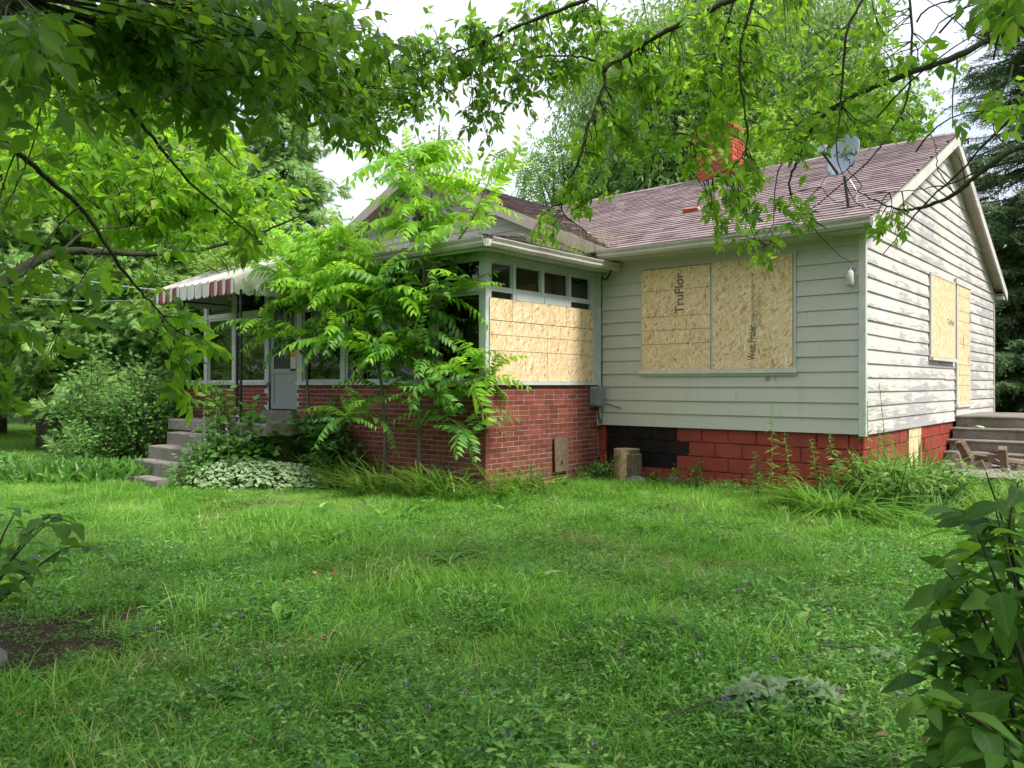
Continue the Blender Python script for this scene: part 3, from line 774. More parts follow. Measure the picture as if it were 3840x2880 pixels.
gutter("gutter", py0 - .03, -.06, 'y', px1 + .005, (0, 3.148), -.01)
# cross gable front: wall planks, rakes, small attic window
cg = grp("front_gable"); z0 = 3.55
while z0 < ZC - .32:
    z1 = z0 + .125; a0 = XC - (ZC - .12 - z0) / ML; a1 = XC - (ZC - .12 - z1) / ML; c0 = 2 * XC - a0; c1 = 2 * XC - a1
    plank("siding_plank", [(a0, -.012, z0), (c0, -.012, z0), (c0, .03, z0), (a0, .03, z0), (a1, .004, z1 + .01), (c1, .004, z1 + .01), (c1, .03, z1 + .01), (a1, .03, z1 + .01)], M['siding'], cg)
    z0 += .125
b = B(); b.hexa(board_along((XC, -.335, ZC + .005), (-3.50, -.335, zcross(-3.50) + .005), .19, .03, (0, 1, 0))); H("rake_board", b, M['soffit'], cg)
b = B(); b.hexa(board_along((-12.36, -.335, zcross(-12.36) + .005), (XC, -.335, ZC + .005), .19, .03, (0, 1, 0))); H("rake_board", b, M['soffit'], cg)
b = B()
for xa, xb in ((XC, -3.5), (-12.36, XC)):
    za, zb = zcross(xa), zcross(xb)
    b.hexa([(xa, -.305, za - .10), (xb, -.305, zb - .10), (xb, -.012, zb - .10), (xa, -.012, za - .10), (xa, -.305, za - .045), (xb, -.305, zb - .045), (xb, -.012, zb - .045), (xa, -.012, za - .045)])
H("rake_soffit", b, M['soffit'], cg)
aw = grp("attic_window", cg)
boxo("opening", M['deck'], aw, XC - .22, XC + .20, -.022, -.016, 4.33, 4.92)  # solid dark sheet, its colour standing in for the unlit attic
b = B(); b.box(XC - .30, XC - .22, -.04, -.013, 4.25, 5.0); b.box(XC + .20, XC + .28, -.04, -.013, 4.25, 5.0); b.box(XC - .22, XC + .20, -.04, -.013, 4.92, 5.0); b.box(XC - .32, XC + .30, -.06, -.013, 4.21, 4.2495)
H("window_frame", b, M['frame_paint'], aw)
# chimney
ch = grp("chimney"); CXM, CYM = -3.95, 4.30
b = B(); b.box(CXM - .36, CXM + .36, CYM - .26, CYM + .26, 4.6, 6.28); H("mortar_core", b, M['mortar'], ch)
for r in range(23):
    z = 4.78 + r * .072; g = .02 if r >= 20 else 0.0; o = .11 if r % 2 else 0
    if r >= 21: g = .045
    for face in ('f', 'r'):
        L = .74 + 2 * g if face == 'f' else .54 + 2 * g; xx = -o
        while xx < L:
            a, c = max(xx, 0), min(xx + .21, L)
            if c - a > .03:
                j = rp.uniform(-.006, .006)
                if face == 'f': bx = (CXM - .37 - g + a + .004, CXM - .37 - g + c - .004, CYM - .275 - g + j, CYM - .18, z + .006, z + .066)
                else: bx = (CXM + .2, CXM + .375 + g + j, CYM - .27 - g + a + .004, CYM - .27 - g + c - .004, z + .006, z + .066)
                boxo("brick", M['chimney'], ch, *bx)
            xx += .22
# ---- porch
pr = grp("porch_wall"); PT = -2.61; ZSI = 1.425; DR = (-8.98, -8.14)
b = B(); b.box(XRW - .11, XRW - .003, PT + .003, -.02, -.25, ZSI); b.box(DR[1], XRW - .003, PT + .003, PT + .11, -.25, ZSI); b.box(XL + .006, DR[0], PT + .003, PT + .11, -.25, ZSI)
b.box(DR[0], DR[1], PT + .003, PT + .11, -.25, .86); b.box(XL + .006, XL + .11, PT + .11, -.02, -.25, ZSI)
H("mortar_core", b, M['mortar'], pr)
BW, BH = .2255, .0695; bricks = []
for r in range(21):
    z1 = ZSI - r * BH - .004; zb = z1 - BH + .0105; y = -.01 - (0 if r % 2 else BW / 2)
    pos = []
    yy = PT + .0
    xoff = BW * .5 if r % 2 else BW
    cuts = [PT]; k = PT + xoff
    while k < -.06:
        cuts.append(k)
        if rp.random() < .06 and k + BW * .5 < -.06: cuts.append(k + BW * .5 ); k += BW * .5
        k += BW
    cuts.append(-.02)
    for a, c in zip(cuts[:-1], cuts[1:]):
        if r > 8 and a < -.92 and c > -1.14 and r < 0: continue
        d = 10.3 + .76 * ((a + c) / 2 - PT)
        bricks.append((1.4 * (c - a) / d / d * .65, 'r', a, c, zb, z1))
    cuts = [XRW]; k = XRW - (BW if r % 2 else BW * .5)
    while k > XL + .06: cuts.append(k); k -= BW
    cuts.append(XL)
    for c, a in zip(cuts[:-1], cuts[1:]):
        if z1 > .86 and a > DR[0] - .1 and c < DR[1] + .1: continue
        if z1 > .86:
            if a < DR[1] < c: a = DR[1]
            if a < DR[0] < c: c = DR[0]
        if c - a < .03: continue
        d = 10.3 + .65 * (XRW - (a + c) / 2)
        bricks.append(((c - a) / d / d * .62, 'f', a, c, zb, z1))
bricks.sort(key=lambda t: -t[0])
runb = B()
for k, (s_, f, a, c, zb, z1) in enumerate(bricks):
    o = rp.uniform(-.001, .0035); m = .006
    if f == 'r': bx = (XRW - .05, XRW + o, a + (0 if a == PT else m), c - m, zb, z1)
    else: bx = (a + m, c - (0 if c == XRW else m), PT - o, PT + .05, zb, z1)
    if f == 'f' and c == XRW: bx = (bx[0], XRW - .0505, *bx[2:])
    if k < 300: boxo("brick", M['brick'], pr, *bx)
    else: runb.box(*bx)
H("brick_run", runb, M['brick_far'], pr, kind="stuff")
boxo("corner_quoin", M['brick_far'], pr, XRW - .0505, XRW - .004, PT + .001, PT + .05, -.2, ZSI - .002)
# sills
sl = grp("porch_sill")
boxo("sill_board", M['frame_paint'], sl, XRW - .10, XRW + .045, PT - .045, -.03, ZSI, ZSI + .05)
b = B(); b.box(DR[1], XRW - .1005, PT - .045, PT + .1, ZSI, ZSI + .05); b.box(XL - .03, DR[0], PT - .045, PT + .1, ZSI, ZSI + .05); H("sill_board", b, M['frame_paint'], sl)
# windows of the porch: rail heights
Z0, ZRL, ZH = ZSI + .05, 2.70, 3.06
def post(b, x, y, wx=.05, wy=.05, z0=Z0, z1=ZH): b.box(x - wx, x + wx, y - wy, y + wy, z0, z1)
fr = grp("porch_frame")
yF = PT + .035; xR = XRW - .035
b = B(); b.box(XRW - .11, XRW + .005, PT - .005, PT + .11, Z0, ZH); H("corner_post", b, M['frame_paint'], fr)
ptsF = [-4.94, -5.95, -6.935]
for x in ptsF: boxo("mullion", M['frame_paint'], fr, x - .055, x + .055, PT + .0, PT + .09, Z0, ZH)
boxo("mullion", M['frame_paint'], fr, DR[1] + .0, DR[1] + .13, PT, PT + .1, ZSI - .6, ZH)
boxo("mullion", M['frame_paint'], fr, DR[0] - .12, DR[0], PT, PT + .1, ZSI - .55, ZH)
for x in (-10.11, -11.11): boxo("mullion", M['white_trim'], fr, x - .06, x + .06, PT, PT + .09, Z0, ZH)
boxo("corner_post", M['white_trim'], fr, XL, XL + .11, PT, PT + .11, Z0, ZH)
ptsR = [-2.027, -1.399, -.752]
for y in ptsR: boxo("mullion", M['frame_paint'], fr, XRW - .085, XRW - .0, y - .032, y + .032, Z0, ZH)
boxo("mullion", M['frame_paint'], fr, XRW - .10, XRW + .004, -.21, -.02, Z0, ZH)
boxo("header", M['frame_paint'], fr, XRW - .11, XRW + .008, PT - .008, -.02, ZH, 3.16)
b = B(); b.box(XL, XRW - .111, PT - .008, PT + .11, ZH, 3.16); H("header", b, M['frame_paint'], fr)
boxo("fascia", M['frame_paint'], fr, px0, px1 - .01, py0 + .002, py0 + .02, 3.12, 3.265)
boxo("fascia", M['frame_paint'], fr, px1 - .02, px1 - .001, py0 + .021, -.05, 3.12, 3.265)
b = B(); b.box(px0, px1 - .021, py0 + .021, PT, 3.165, 3.18); b.box(XRW + .0085, px1 - .021, PT + .001, -.05, 3.165, 3.18); H("soffit", b, M['frame_paint'], fr)
# rails and panes
edgesF = [(-4.885, XRW - .11), (-5.895, -4.995), (-6.88, -6.005), (DR[1] + .13, -6.99), (-10.05, DR[0] - .12), (-11.05, -10.17), (XL + .11, -11.17)]
for i, (a, c) in enumerate(edgesF):
    wv = grp("porch_window"); m_ = M['frame_paint'] if i < 4 else M['white_trim']
    b = B(); b.box(a, c, PT + .012, PT + .08, ZRL - .04, ZRL + .04)
    # inner sash
    b.box(a, a + .035, PT + .03, PT + .065, Z0, ZRL - .0405); b.box(c - .035, c, PT + .03, PT + .065, Z0, ZRL - .0405); b.box(a + .035, c - .035, PT + .03, PT + .065, Z0, Z0 + .04); b.box(a + .035, c - .035, PT + .03, PT + .065, ZRL - .08, ZRL - .0405)
    H("window_frame", b, m_, wv)
    boxo("pane", M['glass'], wv, a + .03, c - .03, PT + .045, PT + .049, Z0 + .03, ZRL - .07); boxo("pane", M['glass'], wv, a, c, PT + .045, PT + .049, ZRL + .04, ZH)
edgesR = [(PT + .11, ptsR[0] - .032), (ptsR[0] + .032, ptsR[1] - .032), (ptsR[1] + .032, ptsR[2] - .032), (ptsR[2] + .032, -.21)]
for i, (a, c) in enumerate(edgesR):
    wv = grp("porch_window"); b = B(); b.box(XRW - .075, XRW - .006, a, c, ZRL - .035, ZRL + .035)
    if i in (1, 2): b.box(XRW - .06, XRW + .006, a + .005, c - .005, ZRL - .12, ZRL - .0355); b.box(XRW - .06, XRW + .006, a + .005, a + .045, Z0, ZRL - .1205); b.box(XRW - .06, XRW + .006, c - .045, c - .005, Z0, ZRL - .1205)
    b.box(XRW - .07, XRW - .02, a, a + .018, ZRL + .035, ZH); b.box(XRW - .07, XRW - .02, c - .018, c, ZRL + .035, ZH); b.box(XRW - .07, XRW - .02, a + .018, c - .018, ZH - .02, ZH)
    H("window_frame", b, M['frame_paint'], wv)
    boxo("pane", M['glass'], wv, XRW - .047, XRW - .043, a + .01, c - .01, ZRL + .03, ZH - .01); boxo("pane", M['glass'], wv, XRW - .047, XRW - .043, a, c, Z0, ZRL - .03)
# left end of the porch
b = B(); b.box(XL + .0, XL + .08, -1.7, -1.6, Z0, ZH); b.box(XL, XL + .08, -.8, -.7, Z0, ZH); b.box(XL, XL + .08, PT + .11, 0, ZRL - .04, ZRL + .04); b.box(XL, XL + .1, PT + .11, 0, ZH, 3.16); H("end_frame", b, M['white_trim'], fr)
# inside of the porch
ins = grp("porch_interior")
boxo("floor_boards", M['floor_in'], ins, XL + .11, XRW - .11, PT + .11, .02, .94, 1.0)
boxo("ceiling_boards", M['grey_in'], ins, XL + .1, XRW - .1, PT + .1, .02, 3.12, 3.14)
z = 1.0
while z < 3.1:
    plank("siding_plank", [(XL + .1, .000, z), (XRW - .12, .000, z), (XRW - .12, .03, z), (XL + .1, .03, z), (XL + .1, .02, z + .13), (XRW - .12, .02, z + .13), (XRW - .12, .03, z + .13), (XL + .1, .03, z + .13)], M['grey_in'], ins); z += .13
boxo("inner_door", M['interior_red'], ins, -4.95, -4.15, -.035, -.004, 1.0, 3.0)
boxo("inner_window", M['dark_glass'], ins, -7.2, -5.6, -.03, -.004, 1.7, 2.8)
b = B(); b.tube([(-10.6, -2.35, 1.0), (-10.95, -2.2, 2.45)], .02, 6); H("broom_handle", b, M['stem_red'], ins)
# osb on the porch side
op = grp("porch_boarding"); xo = XRW + .0065
def osb_panel(par, face, a, c, z0, z1, off, lines_h=(), lines_v=(), label=None, th=.013, dark=False):
    b = B()
    def bx(a, c, z0, z1, o0, o1, m): b.box(off + o0, off + o1, a, c, z0, z1, m) if face == 'r' else b.box(a, c, off - o1, off - o0, z0, z1, m)
    bx(a, c, z0, z1, 0, th, 0)
    for h in lines_h: bx(a + .002, c - .002, h - .003, h + .003, th + .0004, th + .001, 1)
    for v in lines_v: bx(v - .003, v + .003, z0 + .002, z1 - .002, th + .0004, th + .001, 1)
    for k in range(10):
        u = a + .03 + (c - a - .06) * (k % 5) / 4; zz = (z0 + .025) if k < 5 else (z1 - .025)
        bx(u - .004, u + .004, zz - .004, zz + .004, th + .0003, th + .0015, 2)
    return H("osb_panel", b, [M['osb_dark'] if dark else M['osb'], M['ink'], M['cable']], par, label=label)
osb_panel(op, 'r', -2.545, -.165, 2.285, 2.572, xo, (), (-2.09, -1.87, -1.67, -1.26, -.87, -.68, -.49), "narrow oriented strand board strip across the porch window")
osb_panel(op, 'r', -2.545, -1.318, 1.478, 2.275, xo, (2.09, 1.88), (), "oriented strand board sheet below the narrow strip, by the porch corner post")
osb_panel(op, 'r', -1.309, -.165, 1.478, 2.275, xo, (2.09, 1.88), (), "oriented strand board sheet below the narrow strip, by the inner corner")
b = B(); b.box(XRW + .0015, XRW + .006, -2.552, -.158, 1.477, 2.58); H("green_backing_edge", b, M['osb_edge'], op)
# front wall window
fw = grp("front_window")
b = B(); b.box(-3.16, -.83, -.035, -.006, 1.55, 1.63); b.box(-3.16, -.83, -.034, -.006, 3.13, 3.165); b.box(-3.16, -3.125, -.034, -.006, 1.63, 3.13); b.box(-.868, -.83, -.034, -.006, 1.63, 3.13); b.box(-2.025, -1.99, -.036, -.006, 1.63, 3.13)
H("window_frame", b, M['siding'], fw)
boxo("sill", M['white_trim'], fw, -3.17, -.825, -.060, -.0355, 1.585, 1.64)
osb_panel(fw, 'f', -3.122, -2.027, 1.64, 3.115, -.0365, (2.80, 2.42, 2.22, 2.02), (), "oriented strand board sheet with bold lettering and four printed lines")
osb_panel(fw, 'f', -1.988, -.872, 1.642, 3.128, -.0365, (), (), "oriented strand board sheet with maker name and grey specification print")
# gable window and door
gw = grp("gable_window")
b = B(); b.box(.022, .05, 3.20, 3.27, 1.86, 3.14); b.box(.022, .05, 4.83, 4.90, 1.86, 3.14); b.box(.022, .05, 3.20, 4.9, 3.1405, 3.17); b.box(.022, .085, 3.18, 4.92, 1.81, 1.8595)
H("window_frame", b, M['peel'], gw)
osb_panel(gw, 'r', 3.27, 4.83, 1.87, 3.13, .036, (), (), "oriented strand board sheet over the peeling gable window")
gd = grp("gable_door")
b = B(); b.box(.022, .05, 5.04, 5.12, 1.08, 3.16); b.box(.022, .05, 6.08, 6.16, 1.08, 3.16); b.box(.022, .06, 4.96, 6.2, 3.1605, 3.26); b.box(.022, .075, 5.0, 6.18, 1.04, 1.0795); b.box(.022, .04, 5.04, 6.16, .90, 1.035)
H("door_frame", b, M['peel'], gd)
osb_panel(gd, 'r', 5.12, 6.08, 1.085, 3.155, .034, (2.98, 2.72, 2.54, 2.14, 1.78, 1.6, 1.42), (), "tall oriented strand board sheet over the gable doorway")
boxo("yellow_tag", M['paper_orange'], gd, .048, .050, 5.92, 5.98, 1.83, 1.93)
boxo("hinge", M['lamp_metal'], gd, .051, .056, 6.09, 6.12, 2.55, 2.75)

def text(body, size, loc, rot, mat, parent, align='LEFT', name="lettering", bold=0.0, sx=1.0):
    c = bpy.data.curves.new(name, 'FONT'); c.body = body; c.size = size; c.align_x = align; c.offset = bold; c.extrude = .0004; c.materials.append(mat)
    tmp = bpy.data.objects.new(name, c); me = bpy.data.meshes.new_from_object(tmp); bpy.data.objects.remove(tmp)
    me.name = name; o = link(name, me, parent); o.location = loc; o.rotation_euler = rot; o.scale = (sx, 1, 1); return o
RF = (R(90), R(-90), 0)            # on the front wall, reading upwards
yT = -.0505
text("TruFlor", .20, (-2.44, yT, 2.45), RF, M['print'], fw, bold=.004, sx=.92)
text("West Fraser", .15, (-1.37, yT, 1.76), RF, M['print'], fw, bold=.003, sx=.62)
for i, (s_, x) in enumerate((("RATED STURD-I-FLOOR  THICKNESS 0.578 IN  CONSTRUCTION SHEATHING", -1.40), ("20 OC  T&G  PS 2-18 SINGLE FLOOR  1F20", -1.372), ("SIZED FOR SPACING  PRP-108  HUD-UM-40", -1.335), ("EXPOSURE 1  15/32 CAT  EXTERIOR TYPE PF", -1.30))):
    text(s_, .036, (x, yT, 2.16 if i == 0 else 2.12 + .03 * i), RF, M['print'], fw, sx=.62)
RU = (R(90), 0, 0)
text("43x59\"", .055, (-1.27, yT, 1.88), (R(90), R(-6), 0), M['print'], fw, sx=.9)
text("#", .06, (-1.27, yT, 1.80), (R(90), R(-12), 0), M['print'], fw, sx=.9)
text("# 1", .10, (-1.25, -.0265, 1.48), (R(92), R(-4), 0), M['pencil'], fw, sx=1.3)
RG = (R(90), 0, R(90))
text("TruFlor", .14, (.0505, 4.28, 2.42), RG, M['print'], gw, bold=.002, sx=1.2)
text("TruFlor", .10, (.0485, 5.60, 2.05), (R(90), R(-90), R(90)), M['print'], gd, bold=.002, sx=.9)

# entrance door
dd = grp("entrance_door"); dx0, dx1, dz0, dz1 = DR[0] + .03, DR[1] - .03, 1.02, 3.04; yd = PT + .03
b = B(); b.box(dx0, dx0 + .09, yd, yd + .04, dz0, dz1); b.box(dx1 - .09, dx1, yd, yd + .04, dz0, dz1); b.box(dx0 + .09, dx1 - .09, yd, yd + .04, dz0, dz0 + .10); b.box(dx0 + .09, dx1 - .09, yd, yd + .04, 1.62, 1.70); b.box(dx0 + .09, dx1 - .09, yd, yd + .04, dz1 - .1, dz1)
H("door_frame", b, M['door_paint'], dd)
boxo("kick_panel", M['door_paint'], dd, dx0 + .09, dx1 - .09, yd + .012, yd + .03, dz0 + .10, 1.62)
boxo("pane", M['dark_glass'], dd, dx0 + .09, dx1 - .09, yd + .014, yd + .022, 1.70, dz1 - .1)
boxo("threshold", M['concrete'], dd, DR[0] - .02, DR[1] + .02, PT - .12, PT + .1, .86, 1.0)
b = B()
for k in range(7):
    x = dx0 + .14 + k * .083; b.tube([(x, yd + .008, 1.72), (x, yd + .008, dz1 - .12)], .004, 4)
for zc in (1.85, 2.2, 2.6):
    th = np.linspace(0, 9, 26)
    for sg in (-1, 1): b.tube(np.stack([(dx0 + dx1) / 2 + sg * (.12 + .1 * np.cos(th) * np.exp(-th * .12)), np.full(26, yd + .006), zc + .13 * np.sin(th) * np.exp(-th * .12)], 1), .005, 4)
H("grille", b, M['grey_plastic'], dd)
b = B(); rr = np.random.default_rng(4)
for k in range(9):
    a = rr.uniform(-.6, .6); L = rr.uniform(.25, .55); z = 2.15 + rr.uniform(-.1, .1)
    P = np.array([((dx0 + dx1) / 2 + .05 + math.sin(a) * L * t + .03 * math.sin(t * 5 + k), yd + .0005, z + L * t) for t in np.linspace(0, 1, 7)])
    b.tube(P, np.linspace(.022, .004, 7), 4)
for k in range(8):
    a = k * .8; P = np.array([((dx0 + dx1) / 2 + .02 + math.cos(a) * .12 * t, yd + .0005, 2.0 + math.sin(a) * .10 * t) for t in np.linspace(0, 1, 4)]); b.tube(P, [.006, .02, .018, .004], 4)
H("white_leaf_ornament", b, M['white_trim'], dd)
b = B(); b.box(-8.36, -8.22, yd - .004, yd - .0005, 1.70, 1.98); b.box(-8.36, -8.22, yd - .0055, yd - .0042, 1.885, 1.98, 1); b.box(-8.36, -8.22, yd - .0055, yd - .0042, 1.66, 1.7005, 2)
for k in range(5): b.box(-8.35, -8.23 - .02 * (k % 2), yd - .0055, yd - .0042, 1.72 + k * .03, 1.726 + k * .03, 3)
for k in range(2): b.box(-8.34, -8.25 - .02 * (k % 2), yd - .0062, yd - .0056, 1.91 + k * .03, 1.92 + k * .03, 3)
H("paper_notice", b, [M['paper_white'], M['paper_orange'], M['cable'], M['print']], dd, label="orange and white paper notice on the entrance door")
b = B(); b.box(DR[1] + .02, DR[1] + .05, PT - .016, PT - .001, 2.23, 2.31); H("door_bell", b, M['lamp_metal'], dd)

# ------------------------------------------------------------------ awning with iron posts
aw = thing("awning", "red and white striped metal awning with scalloped edge over the entrance", "awning", (HX, HY, 0), R(HA))
AX0, AX1, AYF, AZF, AZB = -10.34, -7.86, -3.90, 3.02, 3.58
def scallop_panel(b, x0, x1, z0, z1, y, th, m=0):
    n = 6; V = []; w_ = x1 - x0
    top = [(x0, z1), (x1, z1)]; low = [(x1 - w_ * k / n, z0 - .035 * math.sin(math.pi * k / n)) for k in range(n + 1)]
    b.prism(top + low, y, y + th, m, 'y')
x = AX0; k = 0
pat = ['W', 'R', 'W', 'R', 'W', 'R'] + ['W', 'w'] * 4 + ['W', 'R', 'W', 'R', 'W', 'R', 'W']
wid = [.085 if (i % 2 == 0) else .163 for i in range(len(pat))]; tot = sum(wid)
for ch_, wd in zip(pat, wid):
    wd *= (AX1 - AX0) / tot; b = B(); mt = M['red_enamel'] if ch_ == 'R' else M['white_enamel']; o = .0 if wd > .1 else .016
    scallop_panel(b, x + .002, x + wd - .002, AZF - .19, AZF, AYF - o, .006)
    # roof pan in the same colour
    b.hexa([(x + .002, AYF - o, AZF - .004), (x + wd - .002, AYF - o, AZF - .004), (x + wd - .002, PT - .02, AZB - .004), (x + .002, PT - .02, AZB - .004), (x + .002, AYF - o, AZF + .012 + o), (x + wd - .002, AYF - o, AZF + .012 + o), (x + wd - .002, PT - .02, AZB + .012 + o), (x + .002, PT - .02, AZB + .012 + o)])
    b.obj("awning_slat", mt, aw); x += wd
for xs_, nm_ in ((AX1, 1), (AX0, -1)):
    for k in range(8):
        y0 = AYF + (PT - AYF) * k / 8; y1 = AYF + (PT - AYF) * (k + 1) / 8
        zt0 = AZF + (AZB - AZF) * k / 8; zt1 = AZF + (AZB - AZF) * (k + 1) / 8; b = B()
        poly = [(y0 + .001, zt0), (y1 - .001, zt1)] + [(y1 - .001 - (y1 - y0 - .002) * q / 5, AZF - .20 - .03 * math.sin(math.pi * q / 5)) for q in range(6)]
        b.prism(poly[::-1], xs_ - .004, xs_ + .004 + .004 * (k % 2), 0, 'x'); b.obj("side_slat", M['white_enamel'], aw)
b = B(); b.tube([(AX0 + .05, AYF + .05, AZF - .14), (AX1 - .05, AYF + .05, AZF - .14)], .014, 6); b.tube([(AX1 - .05, AYF + .05, AZF - .14), (AX1 - .05, PT - .03, AZF - .14)], .014, 6); b.tube([(AX0 + .05, AYF + .05, AZF - .14), (AX0 + .05, PT - .03, AZF - .14)], .014, 6)
b.obj("awning_frame", M['black_iron'], aw)
for i, (xp, lb) in enumerate(((-9.66, "black wrought iron awning post at the top of the concrete steps"), (-7.90, "black wrought iron awning post nearest the brick porch corner"))):
    tp = thing("iron_post", lb, "post", tuple(hw(xp, -3.80, .872)), R(HA), "iron posts under the awning")
    for dx in (-.055, .055):
        boxo("upright", M['black_iron'], tp, dx - .016, dx + .016, -.014, .014, 0, 2.0)
    boxo("foot_plate", M['black_iron'], tp, -.09, .09, -.04, .04, -.002, .008)
    for k in range(7):
        z = .12 + k * .27; b = B(); th = np.linspace(0, 7.5, 22)
        rad = .038 * np.exp(-th * .16)
        b.tube(np.stack([rad * np.cos(th), np.zeros(22), z + .055 + rad * np.sin(th) * 1.5], 1), .006, 4)
        b.tube(np.stack([-rad * np.cos(th), np.zeros(22), z + .16 - rad * np.sin(th) * 1.5], 1), .006, 4); b.obj("scroll", M['black_iron'], tp)

# ------------------------------------------------------------------ concrete entrance steps
st = thing("entrance_steps", "weathered concrete steps and landing before the awning entrance", "steps", (HX, HY, 0), R(HA))
def rough_box(name, x0, x1, y0, y1, z0, z1, par, mat, seed):
    b = B(); rg = np.random.default_rng(seed); nxx = max(3, int((x1 - x0) / .15)); P = []
    xs_ = np.linspace(x0, x1, nxx)
    prof = [(y0, z0), (y0, z1 - .015), (y0 + .012, z1), (y1, z1), (y1, z0)]
    V = [(x, y + rg.uniform(-.006, .006) * (1 if i < 3 else 0), z + (rg.uniform(-.005, .005) if 0 < i < 4 else 0)) for x in xs_ for i, (y, z) in enumerate(prof)]
    n = len(prof); F = [[i * n + j, (i + 1) * n + j, (i + 1) * n + (j + 1) % n, i * n + (j + 1) % n] for i in range(nxx - 1) for j in range(n)]
    b.add(V, [np.array(F)]); b.ng.append((np.array([list(range(n))]), 0)); b.ng.append((np.array([list(range((nxx - 1) * n, nxx * n))[::-1]]), 0))
    return b.obj(name, mat, par)
rough_box("landing_slab", -9.78, -6.9, -3.98, PT - .01, .70, .870, st, M['concrete'], 1)
rough_box("landing_base", -9.6, -7.2, -3.8, PT - .02, -.2, .6995, st, M['concrete'], 2)
for k in range(4):
    z1 = .675 - .2 * k; y0 = -4.20 - .25 * k - (.04 if k else 0); rough_box("step", -9.36 - .02 * k, -8.05, y0, -3.985 if k == 0 else -4.19 - .25 * (k - 1) - (.04 if k > 1 else 0) - .002, -.2, z1, st, M['concrete'], 3 + k)
# ------------------------------------------------------------------ side steps by the gable door
ss = thing("side_steps", "broad grey concrete steps beside the boarded gable door", "steps", (HX, HY, 0), R(HA))
rough_box("step", .03, 2.3, 5.05, 7.2, -.1, .905, ss, M['concrete'], 21)
for k in range(4):
    y1 = 5.048 - .235 * k; z1 = .708 - .186 * k; rough_box("step", .03 - .0, 2.3, y1 - .25, y1, -.12, z1, ss, M['concrete'], 22 + k)
    b = B(); b.tube([(.0, y1 - .252, z1 - .022), (2.31, y1 - .252, z1 - .022)], .024, 8); b.obj("nosing", M['concrete'], ss)
b = B(); b.tube([(.0, 5.04, .883), (2.31, 5.04, .883)], .024, 8); b.obj("nosing", M['concrete'], ss)

# ------------------------------------------------------------------ satellite dish
yb = .12; zb = zmain(yb) + .01
sd = thing("satellite_dish", "blue grey satellite dish on a short mast at the eave", "satellite dish", tuple(hw(-.22, yb, zb)), R(HA))
b = B(); b.tube([(0, 0, -.01), (-.01, -.01, .10), (-.04, -.03, .40)], .02, 8); b.obj("mast", M['dish_dark'], sd)
boxo("base_plate", M['dish_dark'], sd, -.07, .07, -.06, .06, -.02, .008)
# dish bowl faces up towards the west
ax = nrm(np.array([-.30, -.86, .38])); up = nrm(np.array([0, 0, 1.0]) - ax[2] * ax); rt = np.cross(up, ax); cen = np.array([-.05, -.03, .66])
b = B(); V = []; nr, na = 6, 28
for i in range(nr + 1):
    r_ = i / nr
    for j in range(na):
        a = j * 2 * math.pi / na; p = cen + rt * (.23 * r_ * math.cos(a)) + up * (.31 * r_ * math.sin(a)) + ax * (.075 * r_ * r_ - .04); V.append(p)
nv = len(V); V += [p - ax * .012 for p in V]
F = [[i * na + j, i * na + (j + 1) % na, (i + 1) * na + (j + 1) % na, (i + 1) * na + j] for i in range(nr) for j in range(na)]
F2 = [[nv + q for q in f[::-1]] for f in F]; F3 = [[nr * na + j, nr * na + (j + 1) % na, nv + nr * na + (j + 1) % na, nv + nr * na + j] for j in range(na)]
b.add(V, [np.array(F + F2 + F3)]); b.obj("reflector", M['dish'], sd, True)
arm0 = cen - up * .27 + ax * .0; arm1 = cen - up * .16 + ax * .40
b = B(); b.tube([arm0, arm1], .016, 6); b.obj("feed_arm", M['dish_dark'], sd)
b = B(); Rm = np.stack([rt, up, ax], 1)
for (sx, sy, s0, s1) in ((.05, .05, .0, .03), (.042, .042, .03, .1)):
    c = arm1 + up * .03
    b.hexa([c + Rm @ np.array(q) for q in ((-sx, -sy, -s1), (sx, -sy, -s1), (sx, sy, -s1), (-sx, sy, -s1), (-sx, -sy, -s0), (sx, -sy, -s0), (sx, sy, -s0), (-sx, sy, -s0))])
b.obj("receiver", M['dish'], sd)
b = B(); c = cen - ax * .09
b.hexa([c + Rm @ np.array(q) for q in ((-.06, -.07, -.06), (.06, -.07, -.06), (.06, .07, -.06), (-.06, .07, -.06), (-.06, -.07, .05), (.06, -.07, .05), (.06, .07, .05), (-.06, .07, .05))]); b.obj("bracket", M['dish_dark'], sd)
tx = text("Bell", .15, (0, 0, 0), (0, 0, 0), M['dish_ink'], sd, 'CENTER', bold=.002)
mt = Matrix(((rt[0], up[0], ax[0], 0), (rt[1], up[1], ax[1], 0), (rt[2], up[2], ax[2], 0), (0, 0, 0, 1))); pp = cen + up * .02 - ax * .025
tx.matrix_local = Matrix.Translation(Vector(pp)) @ mt
b = B(); b.tube(spline([(.0, .0, .38), (.10, -.02, .2), (.12, -.05, .03), (.22, -.12, .0), (.30, -.3, -.1)], 5), .006, 5); b.obj("lead_wire", M['cable_pale'], sd)

